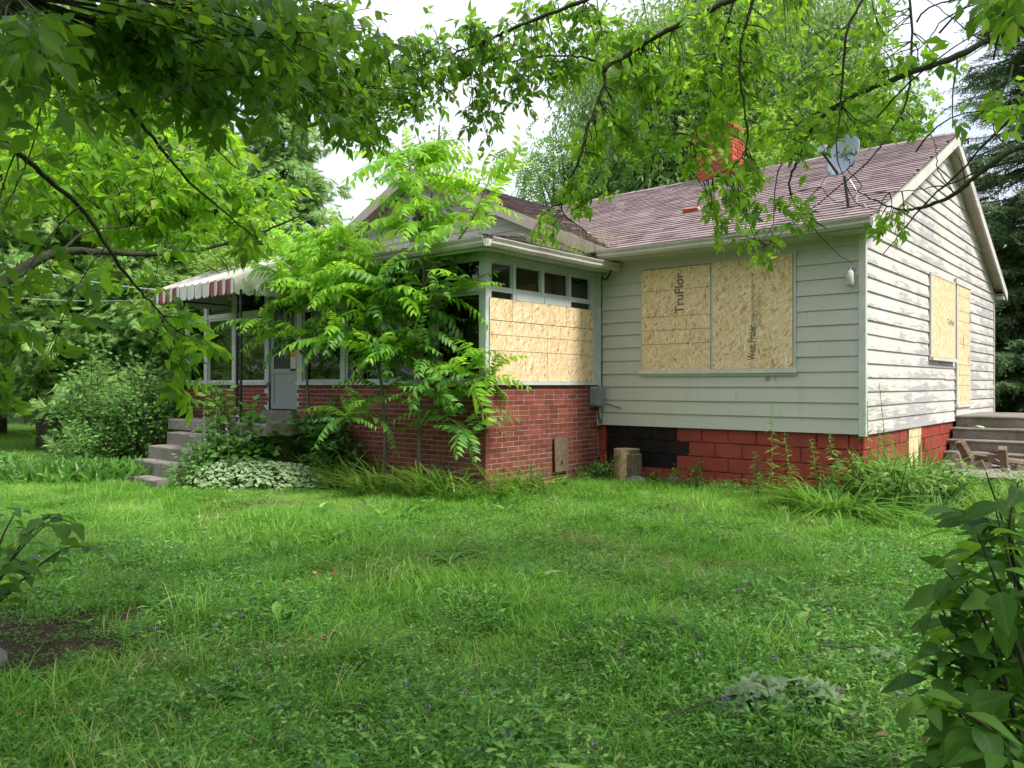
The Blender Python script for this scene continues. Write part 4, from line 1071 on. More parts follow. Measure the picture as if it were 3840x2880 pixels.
# ------------------------------------------------------------------ small fittings
wl_ = thing("wall_lamp", "small glass jar wall lamp on the pale siding near the corner", "lamp", tuple(hw(-.135, -.03, 2.78)), R(HA))
boxo("lamp_bracket", M['lamp_metal'], wl_, -.03, .03, -.03, .01, .0, .10)
b = B(); b.tube([(0, -.07, .06), (0, -.07, .03), (0, -.07, -.03), (0, -.07, -.11), (0, -.07, -.14)], [.028, .045, .048, .045, .03], 10); b.obj("jar", M['jar'], wl_, True)
b = B(); b.tube([(0, .0, .08), (0, -.05, .10), (0, -.07, .06)], .012, 6); b.obj("lamp_arm", M['lamp_metal'], wl_)
eb = thing("junction_box", "grey plastic junction box on the porch inner corner with hanging cables", "utility box", tuple(hw(-3.905, -.16, 1.10)), R(HA))
b = B(); b.prism([(-.10, 0), (.09, 0), (.09, .30), (-.10, .30), (-.12, .27), (-.12, .03)], 0.0, .13, 0, 'x')
b.obj("box_body", M['grey_plastic'], eb)
b = B(); b.prism([(-.09, .02), (.075, .02), (.075, .285), (-.06, .285), (-.09, .25)], .131, .142, 0, 'x'); b.obj("cover", M['grey_plastic'], eb)
b = B()
for k in range(3):
    b.tube(spline([(.06, -.02 + .03 * k, .0), (.08, .0, -.10 - .05 * k), (.10, .05, -.24 - .03 * k), (.08, .10, -.12), (.05, .13, .02)], 6), .006, 5)
b.tube(spline([(.05, .135, 2.0), (.05, .14, 1.2), (.055, .135, .6), (.05, .13, .02)], 6), .008, 5)
b.tube(spline([(.06, .09, -.02), (.10, .12, .04), (.3, .115, .0), (.42, .12, -.03)], 6), .006, 5)
b.tube(spline([(.05, .135, 2.0), (.2, .02, 1.93), (.35, -.05, 2.05), (.33, .0, 2.15), (.28, .1, 2.2)], 6), .012, 5)
b.obj("cable", M['cable'], eb)
b = B(); P0 = hw(-12.3, -2.7, 3.2)
for k, (q, r_, mm) in enumerate(((np.array([-9.5, 8.2, 4.05]), .011, 0), (np.array([-10.5, 9.2, 3.35]), .005, 0))):
    t = np.linspace(0, 1, 18)[:, None]; P = P0 + np.array([0, 0, .1 - .15 * k]) + (q - P0) * t; P[:, 2] -= (.35 * 4 * t * (1 - t))[:, 0]; b.tube(P, r_, 5)
sc_ = b.obj("service_cable", M['cable_pale']); sc_["label"] = "pale overhead service cables running to the porch eave past the cedars"; sc_["category"] = "cable"
# fallen bricks on the roof
for (x, y, rz_, lb) in ((-3.05, 1.35, .12, "loose red brick lying alone on the middle of the maroon roof"), (-3.0, 3.05, -.5, "loose red brick on the maroon roof below the chimney")):
    o = thing("loose_brick", lb, "brick", tuple(hw(x, y, zmain(y) + .018)), R(HA) + rz_, "loose bricks on the roof"); o.rotation_euler = (math.atan(ML), 0, R(HA) + rz_)
    b = B(); b.prism([(-.12, 0), (.12, 0), (.123, .06), (.115, .066), (-.115, .066), (-.122, .058)], -.05, .05, 0, 'y'); b.obj("brick_body", M['chimney'], o)
    b = B(); b.prism([(.1205, .0), (.15, .01), (.14, .05), (.1235, .058)], -.045, .04, 0, 'y'); b.obj("mortar_lump", M['mortar'], o)
# weathered flake board leaning on the brick
fb = thing("flake_board", "weathered brown flake board leaning on the porch brick wall", "board", tuple(hw(XRW + .05, -1.02, .17)), R(HA)); fb.rotation_euler = (0, R(-2.5), R(HA))
b = B(); b.box(0, .012, -.165, .165, 0, .50)
b.box(.0122, .0135, -.03, .01, .10, .15, 1); b.obj("sheet", [M['osb_dark'], M['cable']], fb)
M['bark_log'] = bark('bark_log', (.05, .035, .022), (.24, .17, .11), 9)
# sawn log against the foundation
lg = thing("sawn_log", "upright sawn log with stepped cut standing against the black painted blocks", "log", tuple(hw(-3.22, -.32, .02)), R(HA) + .1)
def log_mesh(r0, h0, half=None, seed=0):
    rg = np.random.default_rng(seed); n = 28; V = []; a = np.arange(n) * 2 * math.pi / n
    prof = 1 + .05 * np.sin(a * 3 + 1) + .03 * np.sin(a * 7) + rg.uniform(-.012, .012, n)
    for z in np.linspace(0, h0, 6): V += [(r0 * p * math.cos(q) * (1 + .05 * (1 - z / h0)), r0 * p * math.sin(q) * (1 + .05 * (1 - z / h0)), z) for p, q in zip(prof, a)]
    F = [[i * n + j, i * n + (j + 1) % n, (i + 1) * n + (j + 1) % n, (i + 1) * n + j] for i in range(5) for j in range(n)]
    return V, F, n
V, F, n = log_mesh(.185, .47, seed=2); b = B(); b.add(V, [np.array(F)]); mi = []
b.ng.append((np.array([list(range(5 * n, 6 * n))]), 1)); b.m4 = [np.array([2 if 16 < (f[0] % n) < 24 else 0 for f in F])]
b.obj("log_body", [M['bark_log'], M['log_end'], M['log_wood']], lg)
V, F, n = log_mesh(.13, .40, seed=5); b = B(); b.add(np.array(V) + np.array([.10, -.02, 0]), [np.array(F)]); b.ng.append((np.array([list(range(5 * n, 6 * n))]), 1)); b.obj("log_side", [M['bark_log'], M['log_end']], lg)
for k in range(3):
    s_ = thing("footing_stone", ["grey stone under the sawn log", "flat grey stone by the red blocks beside the log", "small grey stone in the lawn edge near the foundation"][k], "stone", tuple(hw(*((-3.0, -.42), (-2.55, -.10), (-1.75, -.12))[k], .03)), k * 1.3, "stones at the foundation")
    rg = np.random.default_rng(40 + k); P = rg.normal(0, 1, (60, 3)); P = nrm(P) * np.array([.16, .11, .09]) * (.7 if k == 2 else 1) * rg.uniform(.9, 1.1, (60, 1))
    import bmesh
    bm = bmesh.new(); [bm.verts.new(p) for p in P]; bmesh.ops.convex_hull(bm, input=bm.verts); me = bpy.data.meshes.new("stone_body"); bm.to_mesh(me); bm.free(); me.materials.append(M['stone']); link("stone_body", me, s_)
# firewood heap
spots = [(.45, 3.55, .42, 1.1, .9, .38), (.55, 3.85, .30, .2, .1, .30), (.62, 3.60, .20, .7, .1, .32), (.85, 3.80, .22, 1.4, .2, .26), (.95, 3.55, .34, 1.6, 1.0, .34), (1.0, 3.95, .24, .4, .1, .34), (.70, 3.35, .16, .1, 1.2, .26), (.40, 3.30, .22, .3, 1.3, .34), (1.15, 3.6, .17, 1.0, .1, .25), (.80, 3.95, .42, 1.2, .15, .30), (.25, 3.05, .18, .1, .1, .25), (1.0, 3.25, .12, 2.0, .1, .3)]
words = ["upright weathered", "dark round", "grey split", "pale broken", "steeply tilted pale", "rounded brown", "short upright", "squared dark upright", "small grey", "topmost brown", "low end-on", "flat grey"]
for k, (x, y, z, a, tl, L) in enumerate(spots):
    o = thing("firewood", words[k] + " firewood piece in the heap by the side steps", "firewood", tuple(hw(x, y, z)), R(HA) + a, "firewood heap by the side steps"); o.rotation_euler = (0, tl, R(HA) + a)
    rg = np.random.default_rng(60 + k); ang = np.sort(rg.uniform(0, 6.28, 5)) if k % 2 else np.arange(4) * 1.57 + .78; rr_ = .075 * rg.uniform(.8, 1.15, len(ang)); b = B()
    b.prism([(r_ * math.cos(q), r_ * math.sin(q)) for r_, q in zip(rr_, ang)], -L / 2, L / 2, 0, 'x'); b.obj("wood_block", M['split_wood'], o)
o = thing("wrapper", "crumpled green and yellow wrapper on the side steps", "wrapper", tuple(hw(.42, 4.86, .72)), 0); rg = np.random.default_rng(3)
bm = bmesh.new(); [bm.verts.new(p) for p in nrm(rg.normal(0, 1, (24, 3))) * np.array([.12, .05, .03]) * rg.uniform(.6, 1.2, (24, 1))]; bmesh.ops.convex_hull(bm, input=bm.verts); me = bpy.data.meshes.new("wrapper_body"); bm.to_mesh(me); bm.free(); me.materials.append(M['plastic_bag']); link("wrapper_body", me, o)
# rubble strip at the foot of the side steps
b = B(); rg = np.random.default_rng(9); n = 900
c = np.stack([rg.uniform(.2, 3.2, n), rg.uniform(2.4, 4.2, n)], 1); W = np.array([hw(x, y) for x, y in c]); W[:, 2] = gz(W[:, 0], W[:, 1]) + .03
scatter(b, (np.array([(-.5, 0, 0), (.5, .1, 0), (.1, 1, .1), (0, .4, .45)]), [np.array([[0, 1, 3], [1, 2, 3], [2, 0, 3]])]), W, rg.normal(0, 1, (n, 3)) * [1, 1, .2], np.tile([0, 0, 1.0], (n, 1)), rg.uniform(.02, .11, n))
g = np.array([hw(x, y) for x, y in ((.1, 2.2), (3.6, 2.2), (3.6, 4.4), (.1, 4.4))]); g[:, 2] = .16; b.add(g, [np.array([[0, 1, 2, 3]])])
b.obj("rubble_path", M['rubble'], kind="structure")
# ------------------------------------------------------------------ vegetation
def put(tpl, mats, name, smooth=False):
    return mkmesh(name, tpl[0], tpl[1], mats, smooth=True)

def leaf_parts(parent, base, L, meshes, tpls, mats, nobj=300, name="leaf", rest="foliage"):
    """L: list of (pos, axis, normal, scale, variant, mat index). The largest in view become objects of their own"""
    pos = np.array([l[0] for l in L]); d = pos - np.array([0, 0, CAMZ])
    inside = (d[:, 1] > .3) & (np.abs(d[:, 0]) < .67 * d[:, 1]) & (np.abs(d[:, 2]) < .51 * d[:, 1])
    app = np.array([l[3] for l in L]) / np.linalg.norm(d, axis=1) * np.where(inside, 1, .001)
    order = np.argsort(-app); base = np.asarray(base, float)
    for i in order[:nobj]:
        if not inside[i]: continue
        p, a, n, s, v, mi = L[i]; Mx = frames(np.asarray(a, float), np.asarray(n, float)) * s; p = p - base
        o = link(name, meshes[mi][v], parent)
        o.matrix_local = Matrix([[*Mx[0], p[0]], [*Mx[1], p[1]], [*Mx[2], p[2]], [0, 0, 0, 1]])
    restL = [L[i] for i in order if not (i in set(order[:nobj]) and inside[i])] if nobj else L
    if restL:
        for mi in range(len(mats)):
            b = B()
            for v in range(len(tpls)):
                S = [l for l in restL if l[4] == v and l[5] == mi]
                if S: scatter(b, tpls[v], np.array([l[0] for l in S]) - base, np.array([l[1] for l in S]), np.array([l[2] for l in S]), [l[3] for l in S])
            if b.n: b.obj(rest, mats[mi], parent, kind="stuff")

# ---- overhanging box elders
BE = [t_boxelder(s, 3 if s % 2 else 5) for s in range(1, 7)]
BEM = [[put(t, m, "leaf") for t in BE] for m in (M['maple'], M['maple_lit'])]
def overhang(name, label, base, trunk, branches, sprays, shade_canopy, seed, nobj=300):
    rg = np.random.default_rng(seed); base = np.asarray(base, float)
    t = thing(name, label, "tree", tuple(base)); L = []
    tb = B(); tp = spline(trunk, 6); tb.tube(tp - base, np.linspace(.22, .10, len(tp)), 12); tb.obj("trunk", M['bark'], t, True)
    BP = [tp[len(tp) // 2:]]; BR = []
    for pts, r0, r1 in branches:
        P = spline([np.asarray(p, float) if len(p) == 3 and not isinstance(p, tuple) else at(*p) for p in pts], 7)
        P = P + rg.normal(0, .003, P.shape)
        b = B(); b.tube(P - base, np.linspace(r0 * .8, r1 * .8, len(P)) * (1 + .12 * rg.uniform(-1, 1, len(P))), 6); b.obj("branch", M['twig'], t, True); BP.append(P)
    allp = np.concatenate(BP); tw = B()
    for (cx, cyv, rx, ry, d0, d1, n, per, size, lit) in sprays:
        for _ in range(n):
            a, q = rg.uniform(0, 6.28), math.sqrt(rg.random()); d = rg.uniform(d0, d1)
            T = at(cx + rx * q * math.cos(a), cyv + ry * q * math.sin(a), d)
            k = np.argmin(np.linalg.norm(allp - T - np.array([0, 0, .1]), axis=1)); S = allp[k]; v = S - T; dist = np.linalg.norm(v)
            mx = .75
            if dist > mx: S = T + (v / dist * .5 + np.array([0, 0, .15]) + rg.normal(0, .22, 3)) * mx
            mid = (S + T) / 2 + np.array([0, 0, .12 * min(dist, mx)]) + rg.normal(0, .04, 3)
            C = np.array([(1 - u) ** 2 * S + 2 * u * (1 - u) * mid + u * u * T for u in np.linspace(0, 1, 7)])
            tw.tube(C - base, np.linspace(.0045, .0018, 7), 3, cap=False)
            dirv = nrm(T - S)
            for j in range(per):
                u = .35 + .65 * (j + 1) / per; p = (1 - u) ** 2 * S + 2 * u * (1 - u) * mid + u * u * T
                side = nrm(np.cross(dirv, [0, 0, 1.0])) * (1 if j % 2 else -1)
                ax = dirv * .45 + side * rg.uniform(.3, 1.1) + np.array([0, 0, -rg.uniform(-.05, .85)]) + rg.normal(0, .35, 3)
                nm = np.array([0, -.25, 1.0]) + rg.normal(0, .6, 3) + dirv * .4
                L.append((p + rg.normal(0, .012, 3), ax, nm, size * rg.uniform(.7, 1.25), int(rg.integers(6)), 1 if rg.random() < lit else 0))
    tw.obj("twigs", M['twig'], t, kind="stuff")
    leaf_parts(t, base, L, BEM, BE, (M['maple'], M['maple_lit']), nobj)
    # unseen crown masses over and behind the camera, added to shade the foreground
    cb = B(); tpl = t_diamond(.36)
    for (c, r, n) in shade_canopy:
        P = rg.normal(0, 1, (n, 3)); P = nrm(P) * (rg.random((n, 1)) ** .45) * np.array(r) + np.array(c)
        scatter(cb, tpl, P - base, rg.normal(0, 1, (n, 3)) * [1, 1, .5] - [0, 0, .5], rg.normal(0, .5, (n, 3)) + [0, 0, 1], rg.uniform(.09, .15, n))
    if cb.n: cb.obj("crown", M['maple'], t, kind="stuff")
    return t
F_ = lambda *p: tuple((x / 1.736, y / 1.736, d) for x, y, d in p)      # points given in full-size pixels
overhang("box_elder_tree", "dark leafed box elder whose drooping branches frame the lawn beside the cedars", (-3.3, 1.5, 0), [(-3.3, 1.5, 0), (-3.25, 1.6, 1.2), (-3.0, 1.9, 2.4), (-2.6, 2.3, 3.6), (-2.0, 2.6, 4.8)],
    [([(-250, 760, 3.4), (-60, 650, 3.6), (60, 575, 3.9), (130, 545, 4.1), (230, 545, 4.3), (330, 550, 4.5), (430, 540, 4.7), (560, 505, 4.9), (650, 465, 5.0)], .042, .006),
     (F_((-200, 380, 2.9), (0, 524, 3.1), (180, 670, 3.4), (325, 807, 3.6), (452, 1000, 3.8), (560, 1130, 4.0), (663, 1243, 4.1)), .020, .004),
     (F_((-150, -60, 2.6), (115, 102, 2.8), (277, 157, 2.9), (392, 289, 3.1), (530, 458, 3.4), (711, 681, 3.8), (964, 898, 4.4)), .024, .004),
     (F_((277, 157, 2.9), (240, 250, 2.9), (242, 345, 3.0), (150, 395, 3.0)), .010, .003),
     (F_((272, 160, 2.9), (290, 230, 3.1), (330, 270, 3.2), (440, 440, 3.5)), .010, .003),
     (F_((-100, -200, 2.3), (60, -20, 2.3), (-40, 60, 2.3)), .06, .03),
     (F_((300, -150, 3.0), (520, 60, 3.2), (510, 180, 3.3), (660, 420, 3.6), (900, 640, 4.2)), .014, .004),
     (F_((600, -150, 3.1), (850, 80, 3.4), (1020, 220, 3.8), (1150, 360, 4.2), (1300, 520, 4.6)), .016, .004),
     (F_((230, 945, 4.3), (330, 870, 4.5), (560, 840, 5.0), (800, 800, 5.4)), .010, .003),
     (F_((603, 1183, 4.0), (640, 1300, 4.1), (620, 1370, 4.1)), .006, .003)],
    # ellipses: cx, cy, rx, ry (overview px), depth range, twigs, leaves per twig, size, share of leaves coloured as lit
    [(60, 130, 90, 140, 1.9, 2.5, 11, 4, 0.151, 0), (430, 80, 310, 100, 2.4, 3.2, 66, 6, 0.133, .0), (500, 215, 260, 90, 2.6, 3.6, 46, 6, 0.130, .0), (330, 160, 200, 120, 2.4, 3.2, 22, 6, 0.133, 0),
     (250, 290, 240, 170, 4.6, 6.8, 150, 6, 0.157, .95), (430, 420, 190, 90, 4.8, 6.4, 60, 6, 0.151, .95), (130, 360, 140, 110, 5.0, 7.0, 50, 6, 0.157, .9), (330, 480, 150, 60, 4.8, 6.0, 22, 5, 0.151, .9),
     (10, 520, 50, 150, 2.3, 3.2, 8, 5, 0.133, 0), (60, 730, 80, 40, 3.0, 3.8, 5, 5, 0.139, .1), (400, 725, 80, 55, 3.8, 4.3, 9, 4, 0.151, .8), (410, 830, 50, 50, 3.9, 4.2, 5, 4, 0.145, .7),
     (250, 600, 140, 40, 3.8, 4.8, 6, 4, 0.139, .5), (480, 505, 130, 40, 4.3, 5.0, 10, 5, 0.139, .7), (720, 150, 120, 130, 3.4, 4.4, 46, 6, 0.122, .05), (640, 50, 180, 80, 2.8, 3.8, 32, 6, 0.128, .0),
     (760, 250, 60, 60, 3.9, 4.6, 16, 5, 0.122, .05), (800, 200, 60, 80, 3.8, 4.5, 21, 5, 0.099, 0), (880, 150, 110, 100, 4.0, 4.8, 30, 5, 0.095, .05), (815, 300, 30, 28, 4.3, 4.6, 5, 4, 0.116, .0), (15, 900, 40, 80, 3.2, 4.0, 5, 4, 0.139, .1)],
    [((-3.2, .4, 5.6), (2.4, 2.4, 1.3), 5000), ((-.6, -.6, 5.8), (2.6, 2.4, 1.2), 4500), ((-4.6, 1.2, 3.2), (1.2, 1.2, 1.4), 2200), ((-2.2, 1.9, 4.9), (1.9, 1.5, .7), 1400), ((-1.6, -2.6, 3.6), (2.2, .9, 2.2), 3600), ((-4.2, -1.6, 3.4), (1.6, 1.2, 2.4), 2600)], 11)  # unseen leaf masses added to shade the near leaves and lawn
overhang("box_elder_tree", "box elder whose thin bare-twigged branches hang over the maroon roof", (4.6, 2.6, 0), [(4.6, 2.6, 0), (4.7, 2.7, 1.5), (4.6, 3.0, 3.0), (4.2, 3.4, 4.4), (3.4, 3.8, 5.6)],
    [(F_((4300, 40, 5.0), (3840, 98, 5.0), (3591, 208, 5.0), (3363, 293, 5.1), (3181, 371, 5.2), (3057, 465, 5.3), (2990, 600, 5.4), (2960, 700, 5.4), (3000, 790, 5.4), (3100, 860, 5.4)), .030, .004),
     (F_((3000, -140, 4.8), (2700, 20, 4.8), (2500, 115, 4.9), (2375, 193, 5.0), (2273, 253, 5.0), (2267, 325, 5.0), (2213, 458, 5.0), (2170, 603, 5.0), (2128, 693, 5.1), (2110, 790, 5.1), (2200, 870, 5.2)), .026, .004),
     (F_((2273, 253, 5.0), (2164, 211, 4.9), (1983, 217, 4.9), (1863, 253, 5.0), (1780, 330, 5.0)), .010, .003),
     (F_((2600, -160, 4.6), (2188, 0, 4.6), (1923, 108, 4.7), (1833, 150, 4.7), (1700, 199, 4.8), (1586, 241, 4.8), (1500, 330, 4.9)), .018, .003),
     (F_((2870, -100, 4.7), (2823, 0, 4.7), (2774, 228, 4.8), (2790, 403, 4.8), (2803, 534, 4.9), (2750, 620, 4.9), (2640, 680, 4.9)), .014, .003),
     (F_((2740, -100, 5.0), (2752, 0, 5.0), (2690, 200, 5.1), (2630, 440, 5.1), (2560, 600, 5.1)), .012, .003),
     (F_((3300, -120, 4.6), (3233, 0, 4.6), (3175, 130, 4.6), (3155, 390, 4.7), (3135, 553, 4.7), (3160, 660, 4.8)), .015, .003),
     (F_((3420, -120, 5.2), (3415, 0, 5.2), (3419, 215, 5.2), (3396, 390, 5.2), (3298, 553, 5.2), (3200, 657, 5.2), (3020, 800, 5.3), (2880, 920, 5.3)), .012, .003),
     (F_((4200, 420, 4.2), (3840, 543, 4.4), (3685, 640, 4.5), (3580, 728, 4.6), (3453, 779, 4.7), (3381, 787, 4.7), (3305, 762, 4.8), (3200, 707, 4.9)), .024, .003),
     (F_((4100, 200, 4.3), (3786, 450, 4.4), (3600, 644, 4.6), (3453, 779, 4.7), (3314, 952, 4.8)), .014, .003),
     (F_((4000, 560, 4.4), (3700, 630, 4.5), (3560, 690, 4.6), (3400, 715, 4.6), (3260, 725, 4.7)), .008, .002),
     (F_((3181, 371, 5.2), (3000, 460, 5.2), (2975, 520, 5.2)), .008, .003), (F_((3057, 465, 5.3), (2920, 640, 5.4), (2900, 830, 5.4), (2860, 900, 5.4)), .008, .002),
     (F_((3591, 208, 5.0), (3570, 420, 5.0), (3610, 540, 5.0)), .007, .002), (F_((3840, -60, 4.9), (3560, 60, 5.0), (3470, 160, 5.0), (3330, 260, 5.0)), .008, .002), (F_((3900, 170, 4.8), (3700, 160, 4.9), (3560, 60, 4.9), (3420, -40, 4.9)), .008, .002),
     (F_((3580, 728, 4.6), (3520, 640, 4.6), (3510, 560, 4.6), (3490, 500, 4.6)), .005, .002), (F_((3620, 690, 4.6), (3600, 600, 4.6), (3570, 560, 4.6)), .005, .002), (F_((3453, 779, 4.7), (3400, 850, 4.7), (3380, 900, 4.7)), .004, .002),
     (F_((3170, 690, 5.0), (3210, 760, 5.0), (3300, 790, 5.0), (3400, 800, 5.0)), .004, .002), (F_((3180, 640, 5.0), (3230, 700, 5.0), (3150, 760, 5.0), (3080, 700, 5.0), (3120, 640, 5.0)), .004, .002), (F_((3000, 800, 5.4), (3120, 930, 5.4), (3200, 990, 5.4)), .005, .002)],
    [(1150, 80, 190, 80, 4.4, 5.4, 49, 5, 0.116, .2), (1120, 170, 130, 70, 4.6, 5.2, 29, 5, 0.112, .2), (1040, 270, 36, 45, 4.7, 5.0, 9, 4, 0.112, .1), (930, 130, 90, 90, 4.4, 5.0, 23, 5, 0.112, .2), (850, 210, 70, 70, 4.4, 5.0, 14, 5, 0.112, .2),
     (1450, 100, 220, 100, 4.7, 6.0, 58, 5, 0.120, .6), (1560, 400, 90, 110, 4.7, 5.3, 24, 5, 0.116, .75), (1480, 260, 150, 90, 4.8, 5.6, 38, 5, 0.116, .7), (1640, 210, 130, 110, 4.8, 5.8, 38, 5, 0.116, .75), (1760, 110, 190, 110, 4.6, 6.0, 44, 5, 0.116, .6),
     (1960, 120, 110, 70, 4.8, 5.6, 13, 4, 0.112, .5), (1270, 410, 60, 50, 5.0, 5.3, 10, 5, 0.112, .7), (1320, 330, 80, 90, 5.0, 5.4, 14, 5, 0.112, .6), (1190, 490, 40, 35, 4.9, 5.2, 6, 4, 0.104, .6), (1640, 555, 36, 20, 4.7, 5.0, 6, 4, 0.096, .7),
     (1925, 490, 40, 22, 4.6, 4.8, 6, 4, 0.096, .7), (1700, 470, 70, 40, 5.0, 5.3, 9, 4, 0.104, .7), (1770, 300, 70, 80, 4.8, 5.2, 14, 4, 0.112, .6), (1990, 275, 45, 40, 4.9, 5.2, 6, 4, 0.104, .5), (1560, 530, 40, 30, 5.0, 5.2, 4, 4, 0.104, .7),
     (1870, 210, 70, 80, 4.8, 5.4, 12, 4, 0.112, .5), (1380, 200, 90, 80, 4.8, 5.2, 17, 5, 0.112, .5), (2175, 10, 60, 40, 2.3, 2.7, 10, 4, 0.120, .2), (2190, 250, 30, 60, 3.0, 3.4, 6, 4, 0.112, .4)],
    [((3.6, .2, 6.2), (2.6, 2.4, 1.3), 4200), ((1.4, 1.0, 6.8), (2.0, 1.6, 1.0), 1800), ((5.2, 3.6, 6.6), (2.0, 2.2, 1.3), 2400), ((2.2, -2.8, 3.8), (2.4, .9, 2.2), 3600)], 12)  # more unseen leaf masses, added overhead and behind the camera for shade

# ---- background trees
def leafy_tree(name, label, base, h, lobes, mat, tpl, size, nclump, per, spread, trunk_r=.18, seed=0, droop=.5, barkm='bark', group=None, flat=.7):
    rg = np.random.default_rng(seed); base = np.array([*base, 0.0]); base[2] = float(gz(base[0], base[1])) - .05
    t = thing(name, label, "tree", tuple(base), 0, group)
    tp = spline([np.array([0, 0, 0.0]), np.array([rg.normal(0, .15), rg.normal(0, .15), h * .3]), np.array([rg.normal(0, .35), rg.normal(0, .35), h * .62]), np.array([rg.normal(0, .5), rg.normal(0, .5), h * .93])], 6)
    b = B(); b.tube(tp, np.linspace(trunk_r, .03, len(tp)), 8); W = np.array([l[3] * l[4] * l[5] for l in lobes]); W = W / W.sum(); C = []
    for (cx, cyv, cz, rx, ry, rz), w_ in zip(lobes, W):
        n = max(3, int(nclump * w_)); P = nrm(rg.normal(0, 1, (n, 3))) * (rg.random((n, 1)) ** .38) * np.array([rx, ry, rz]) + np.array([cx, cyv, cz]); C.append(P)
    C = np.concatenate(C); C = C[C[:, 2] > .4]
    for c in C[rg.random(len(C)) < .45]:
        zs = min(max(c[2] * rg.uniform(.45, .8), h * .12), h * .85); k = np.argmin(np.abs(tp[:, 2] - zs)); S = tp[k]
        P = spline([S, (S + c) / 2 + np.array([0, 0, .2 * np.linalg.norm(c - S) * .5]) + rg.normal(0, .12, 3), c], 3); b.tube(P, np.linspace(.05 * trunk_r / .18, .008, len(P)), 4, cap=False)
    b.obj("trunk", M[barkm], t, True)
    n = len(C) * per; P = np.repeat(C, per, 0) + rg.normal(0, 1, (n, 3)) * np.array([spread, spread, spread * flat]) ; cb = B()
    ax = nrm(P - np.repeat(C, per, 0)) * .8 + rg.normal(0, .5, (n, 3)) - np.array([0, 0, droop])
    scatter(cb, tpl, P, ax, rg.normal(0, .55, (n, 3)) + [0, 0, 1], rg.uniform(.65, 1.3, n) * size)
    cb.obj("crown", M[mat], t, kind=None)
    return t
DM = t_diamond(.30); NA = t_diamond(.17, .05, .2); FR5 = t_join([(t_diamond(.28), (rotz(a), (0, y, 0), s)) for a, y, s in ((0, .5, .55), (1.0, .45, .5), (-1.0, .45, .5), (1.15, .2, .5), (-1.15, .2, .5))])
WAL = t_join([(t_diamond(.26), (rotz(s * 1.15), (0, y, -.25 * y * y), .24)) for y in (.2, .35, .5, .65, .8) for s in (-1, 1)] + [(t_diamond(.26), (rotx(-.4), (0, .85, -.2), .22))])
leafy_tree("willow_tree", "tall pale willow behind the chimney", (6.2, 27), 17, [(0, 0, 8, 2.4, 2.4, 4), (1.0, 0, 13, 2.8, 2.4, 3.4), (-1.2, -.5, 11.5, 2.2, 2, 2.6)], 'willow', NA, .24, 360, 84, .5, .3, 21, 1.0)
leafy_tree("maple_tree", "bright yellow green broadleaf tree right behind the satellite dish", (9.3, 24.5), 11.5, [(0, 0, 6.2, 2.6, 2.2, 3.2), (-1.8, .3, 8.2, 2.0, 1.8, 2.0), (1.3, 0, 9.2, 1.8, 1.6, 1.8)], 'bright', FR5, .34, 240, 46, .45, .2, 22, .6)
leafy_tree("maple_tree", "lower yellow green tree filling the gap between chimney and porch gable", (4.0, 28.0), 8.6, [(0, 0, 5.2, 2.2, 2, 2.6), (1.6, 0, 6.6, 1.8, 1.6, 1.6), (-1.3, 0, 4.0, 1.6, 1.5, 1.6)], 'bright', FR5, .32, 170, 46, .42, .16, 23, .6)
leafy_tree("willow_tree", "tall pale willow rising behind the roof ridge near the gable peak", (12.0, 28.5), 17, [(0, 0, 8, 2.6, 2.4, 4.2), (-.8, 0, 12.8, 2.4, 2.2, 3)], 'willow', NA, .24, 320, 84, .5, .3, 24, 1.0)
leafy_tree("willow_tree", "wispy pale willow highest in the middle of the trees behind the house", (9.0, 31.5), 19, [(0, 0, 10, 2.4, 2.2, 4.6), (.5, 0, 15.6, 2.3, 2.2, 2.8)], 'willow', NA, .25, 300, 80, .55, .3, 25, 1.0)
leafy_tree("walnut_tree", "walnut tree with feathery crown against the sky beside the valley of the roofs", (1.5, 27.5), 11, [(0, 0, 8.4, 1.7, 1.7, 2.0), (1.5, 0, 6.6, 1.9, 1.7, 2.0), (-1.3, .3, 6.3, 1.3, 1.4, 1.4), (2.6, 0, 9.0, 1.3, 1.3, 1.5)], 'walnut', WAL, .62, 150, 11, .42, .18, 26, .4)
leafy_tree("birch_tree", "slender thin crowned tree standing alone in the sky above the porch gable", (-3.3, 31), 12.6, [(0, 0, 10.4, 1.3, 1.3, 1.9), (.3, 0, 8.2, 1.9, 1.6, 1.7), (-.4, 0, 6.2, 1.7, 1.6, 1.5)], 'birch', DM, .20, 110, 26, .36, .14, 27, .5, 'bark_grey')
leafy_tree("young_tree", "low pale tree on the skyline left of the porch gable", (-8.2, 35), 6.8, [(0, 0, 4.6, 2.4, 2, 2.2), (1.8, 0, 3.6, 1.6, 1.5, 1.6)], 'birch', DM, .22, 120, 34, .4, .12, 28, .5)
leafy_tree("young_tree", "low bushy tree behind the porch gable ridge", (-.6, 29), 6.4, [(0, 0, 4.2, 2.2, 2, 2.2)], 'bright', FR5, .3, 90, 40, .4, .12, 29, .5)
leafy_tree("shade_tree", "dark leafed tree deep behind the side steps", (13.5, 22.5), 8, [(0, 0, 3.4, 3.0, 2, 2.8)], 'wood_far', FR5, .3, 170, 40, .5, .15, 30, .5)
leafy_tree("shade_tree", "broad green tree past the awning end, behind the cedars", (-12.5, 27), 12, [(0, 0, 6.5, 4.2, 3, 4.4)], 'wood_far', FR5, .36, 220, 44, .6, .25, 31, .5)

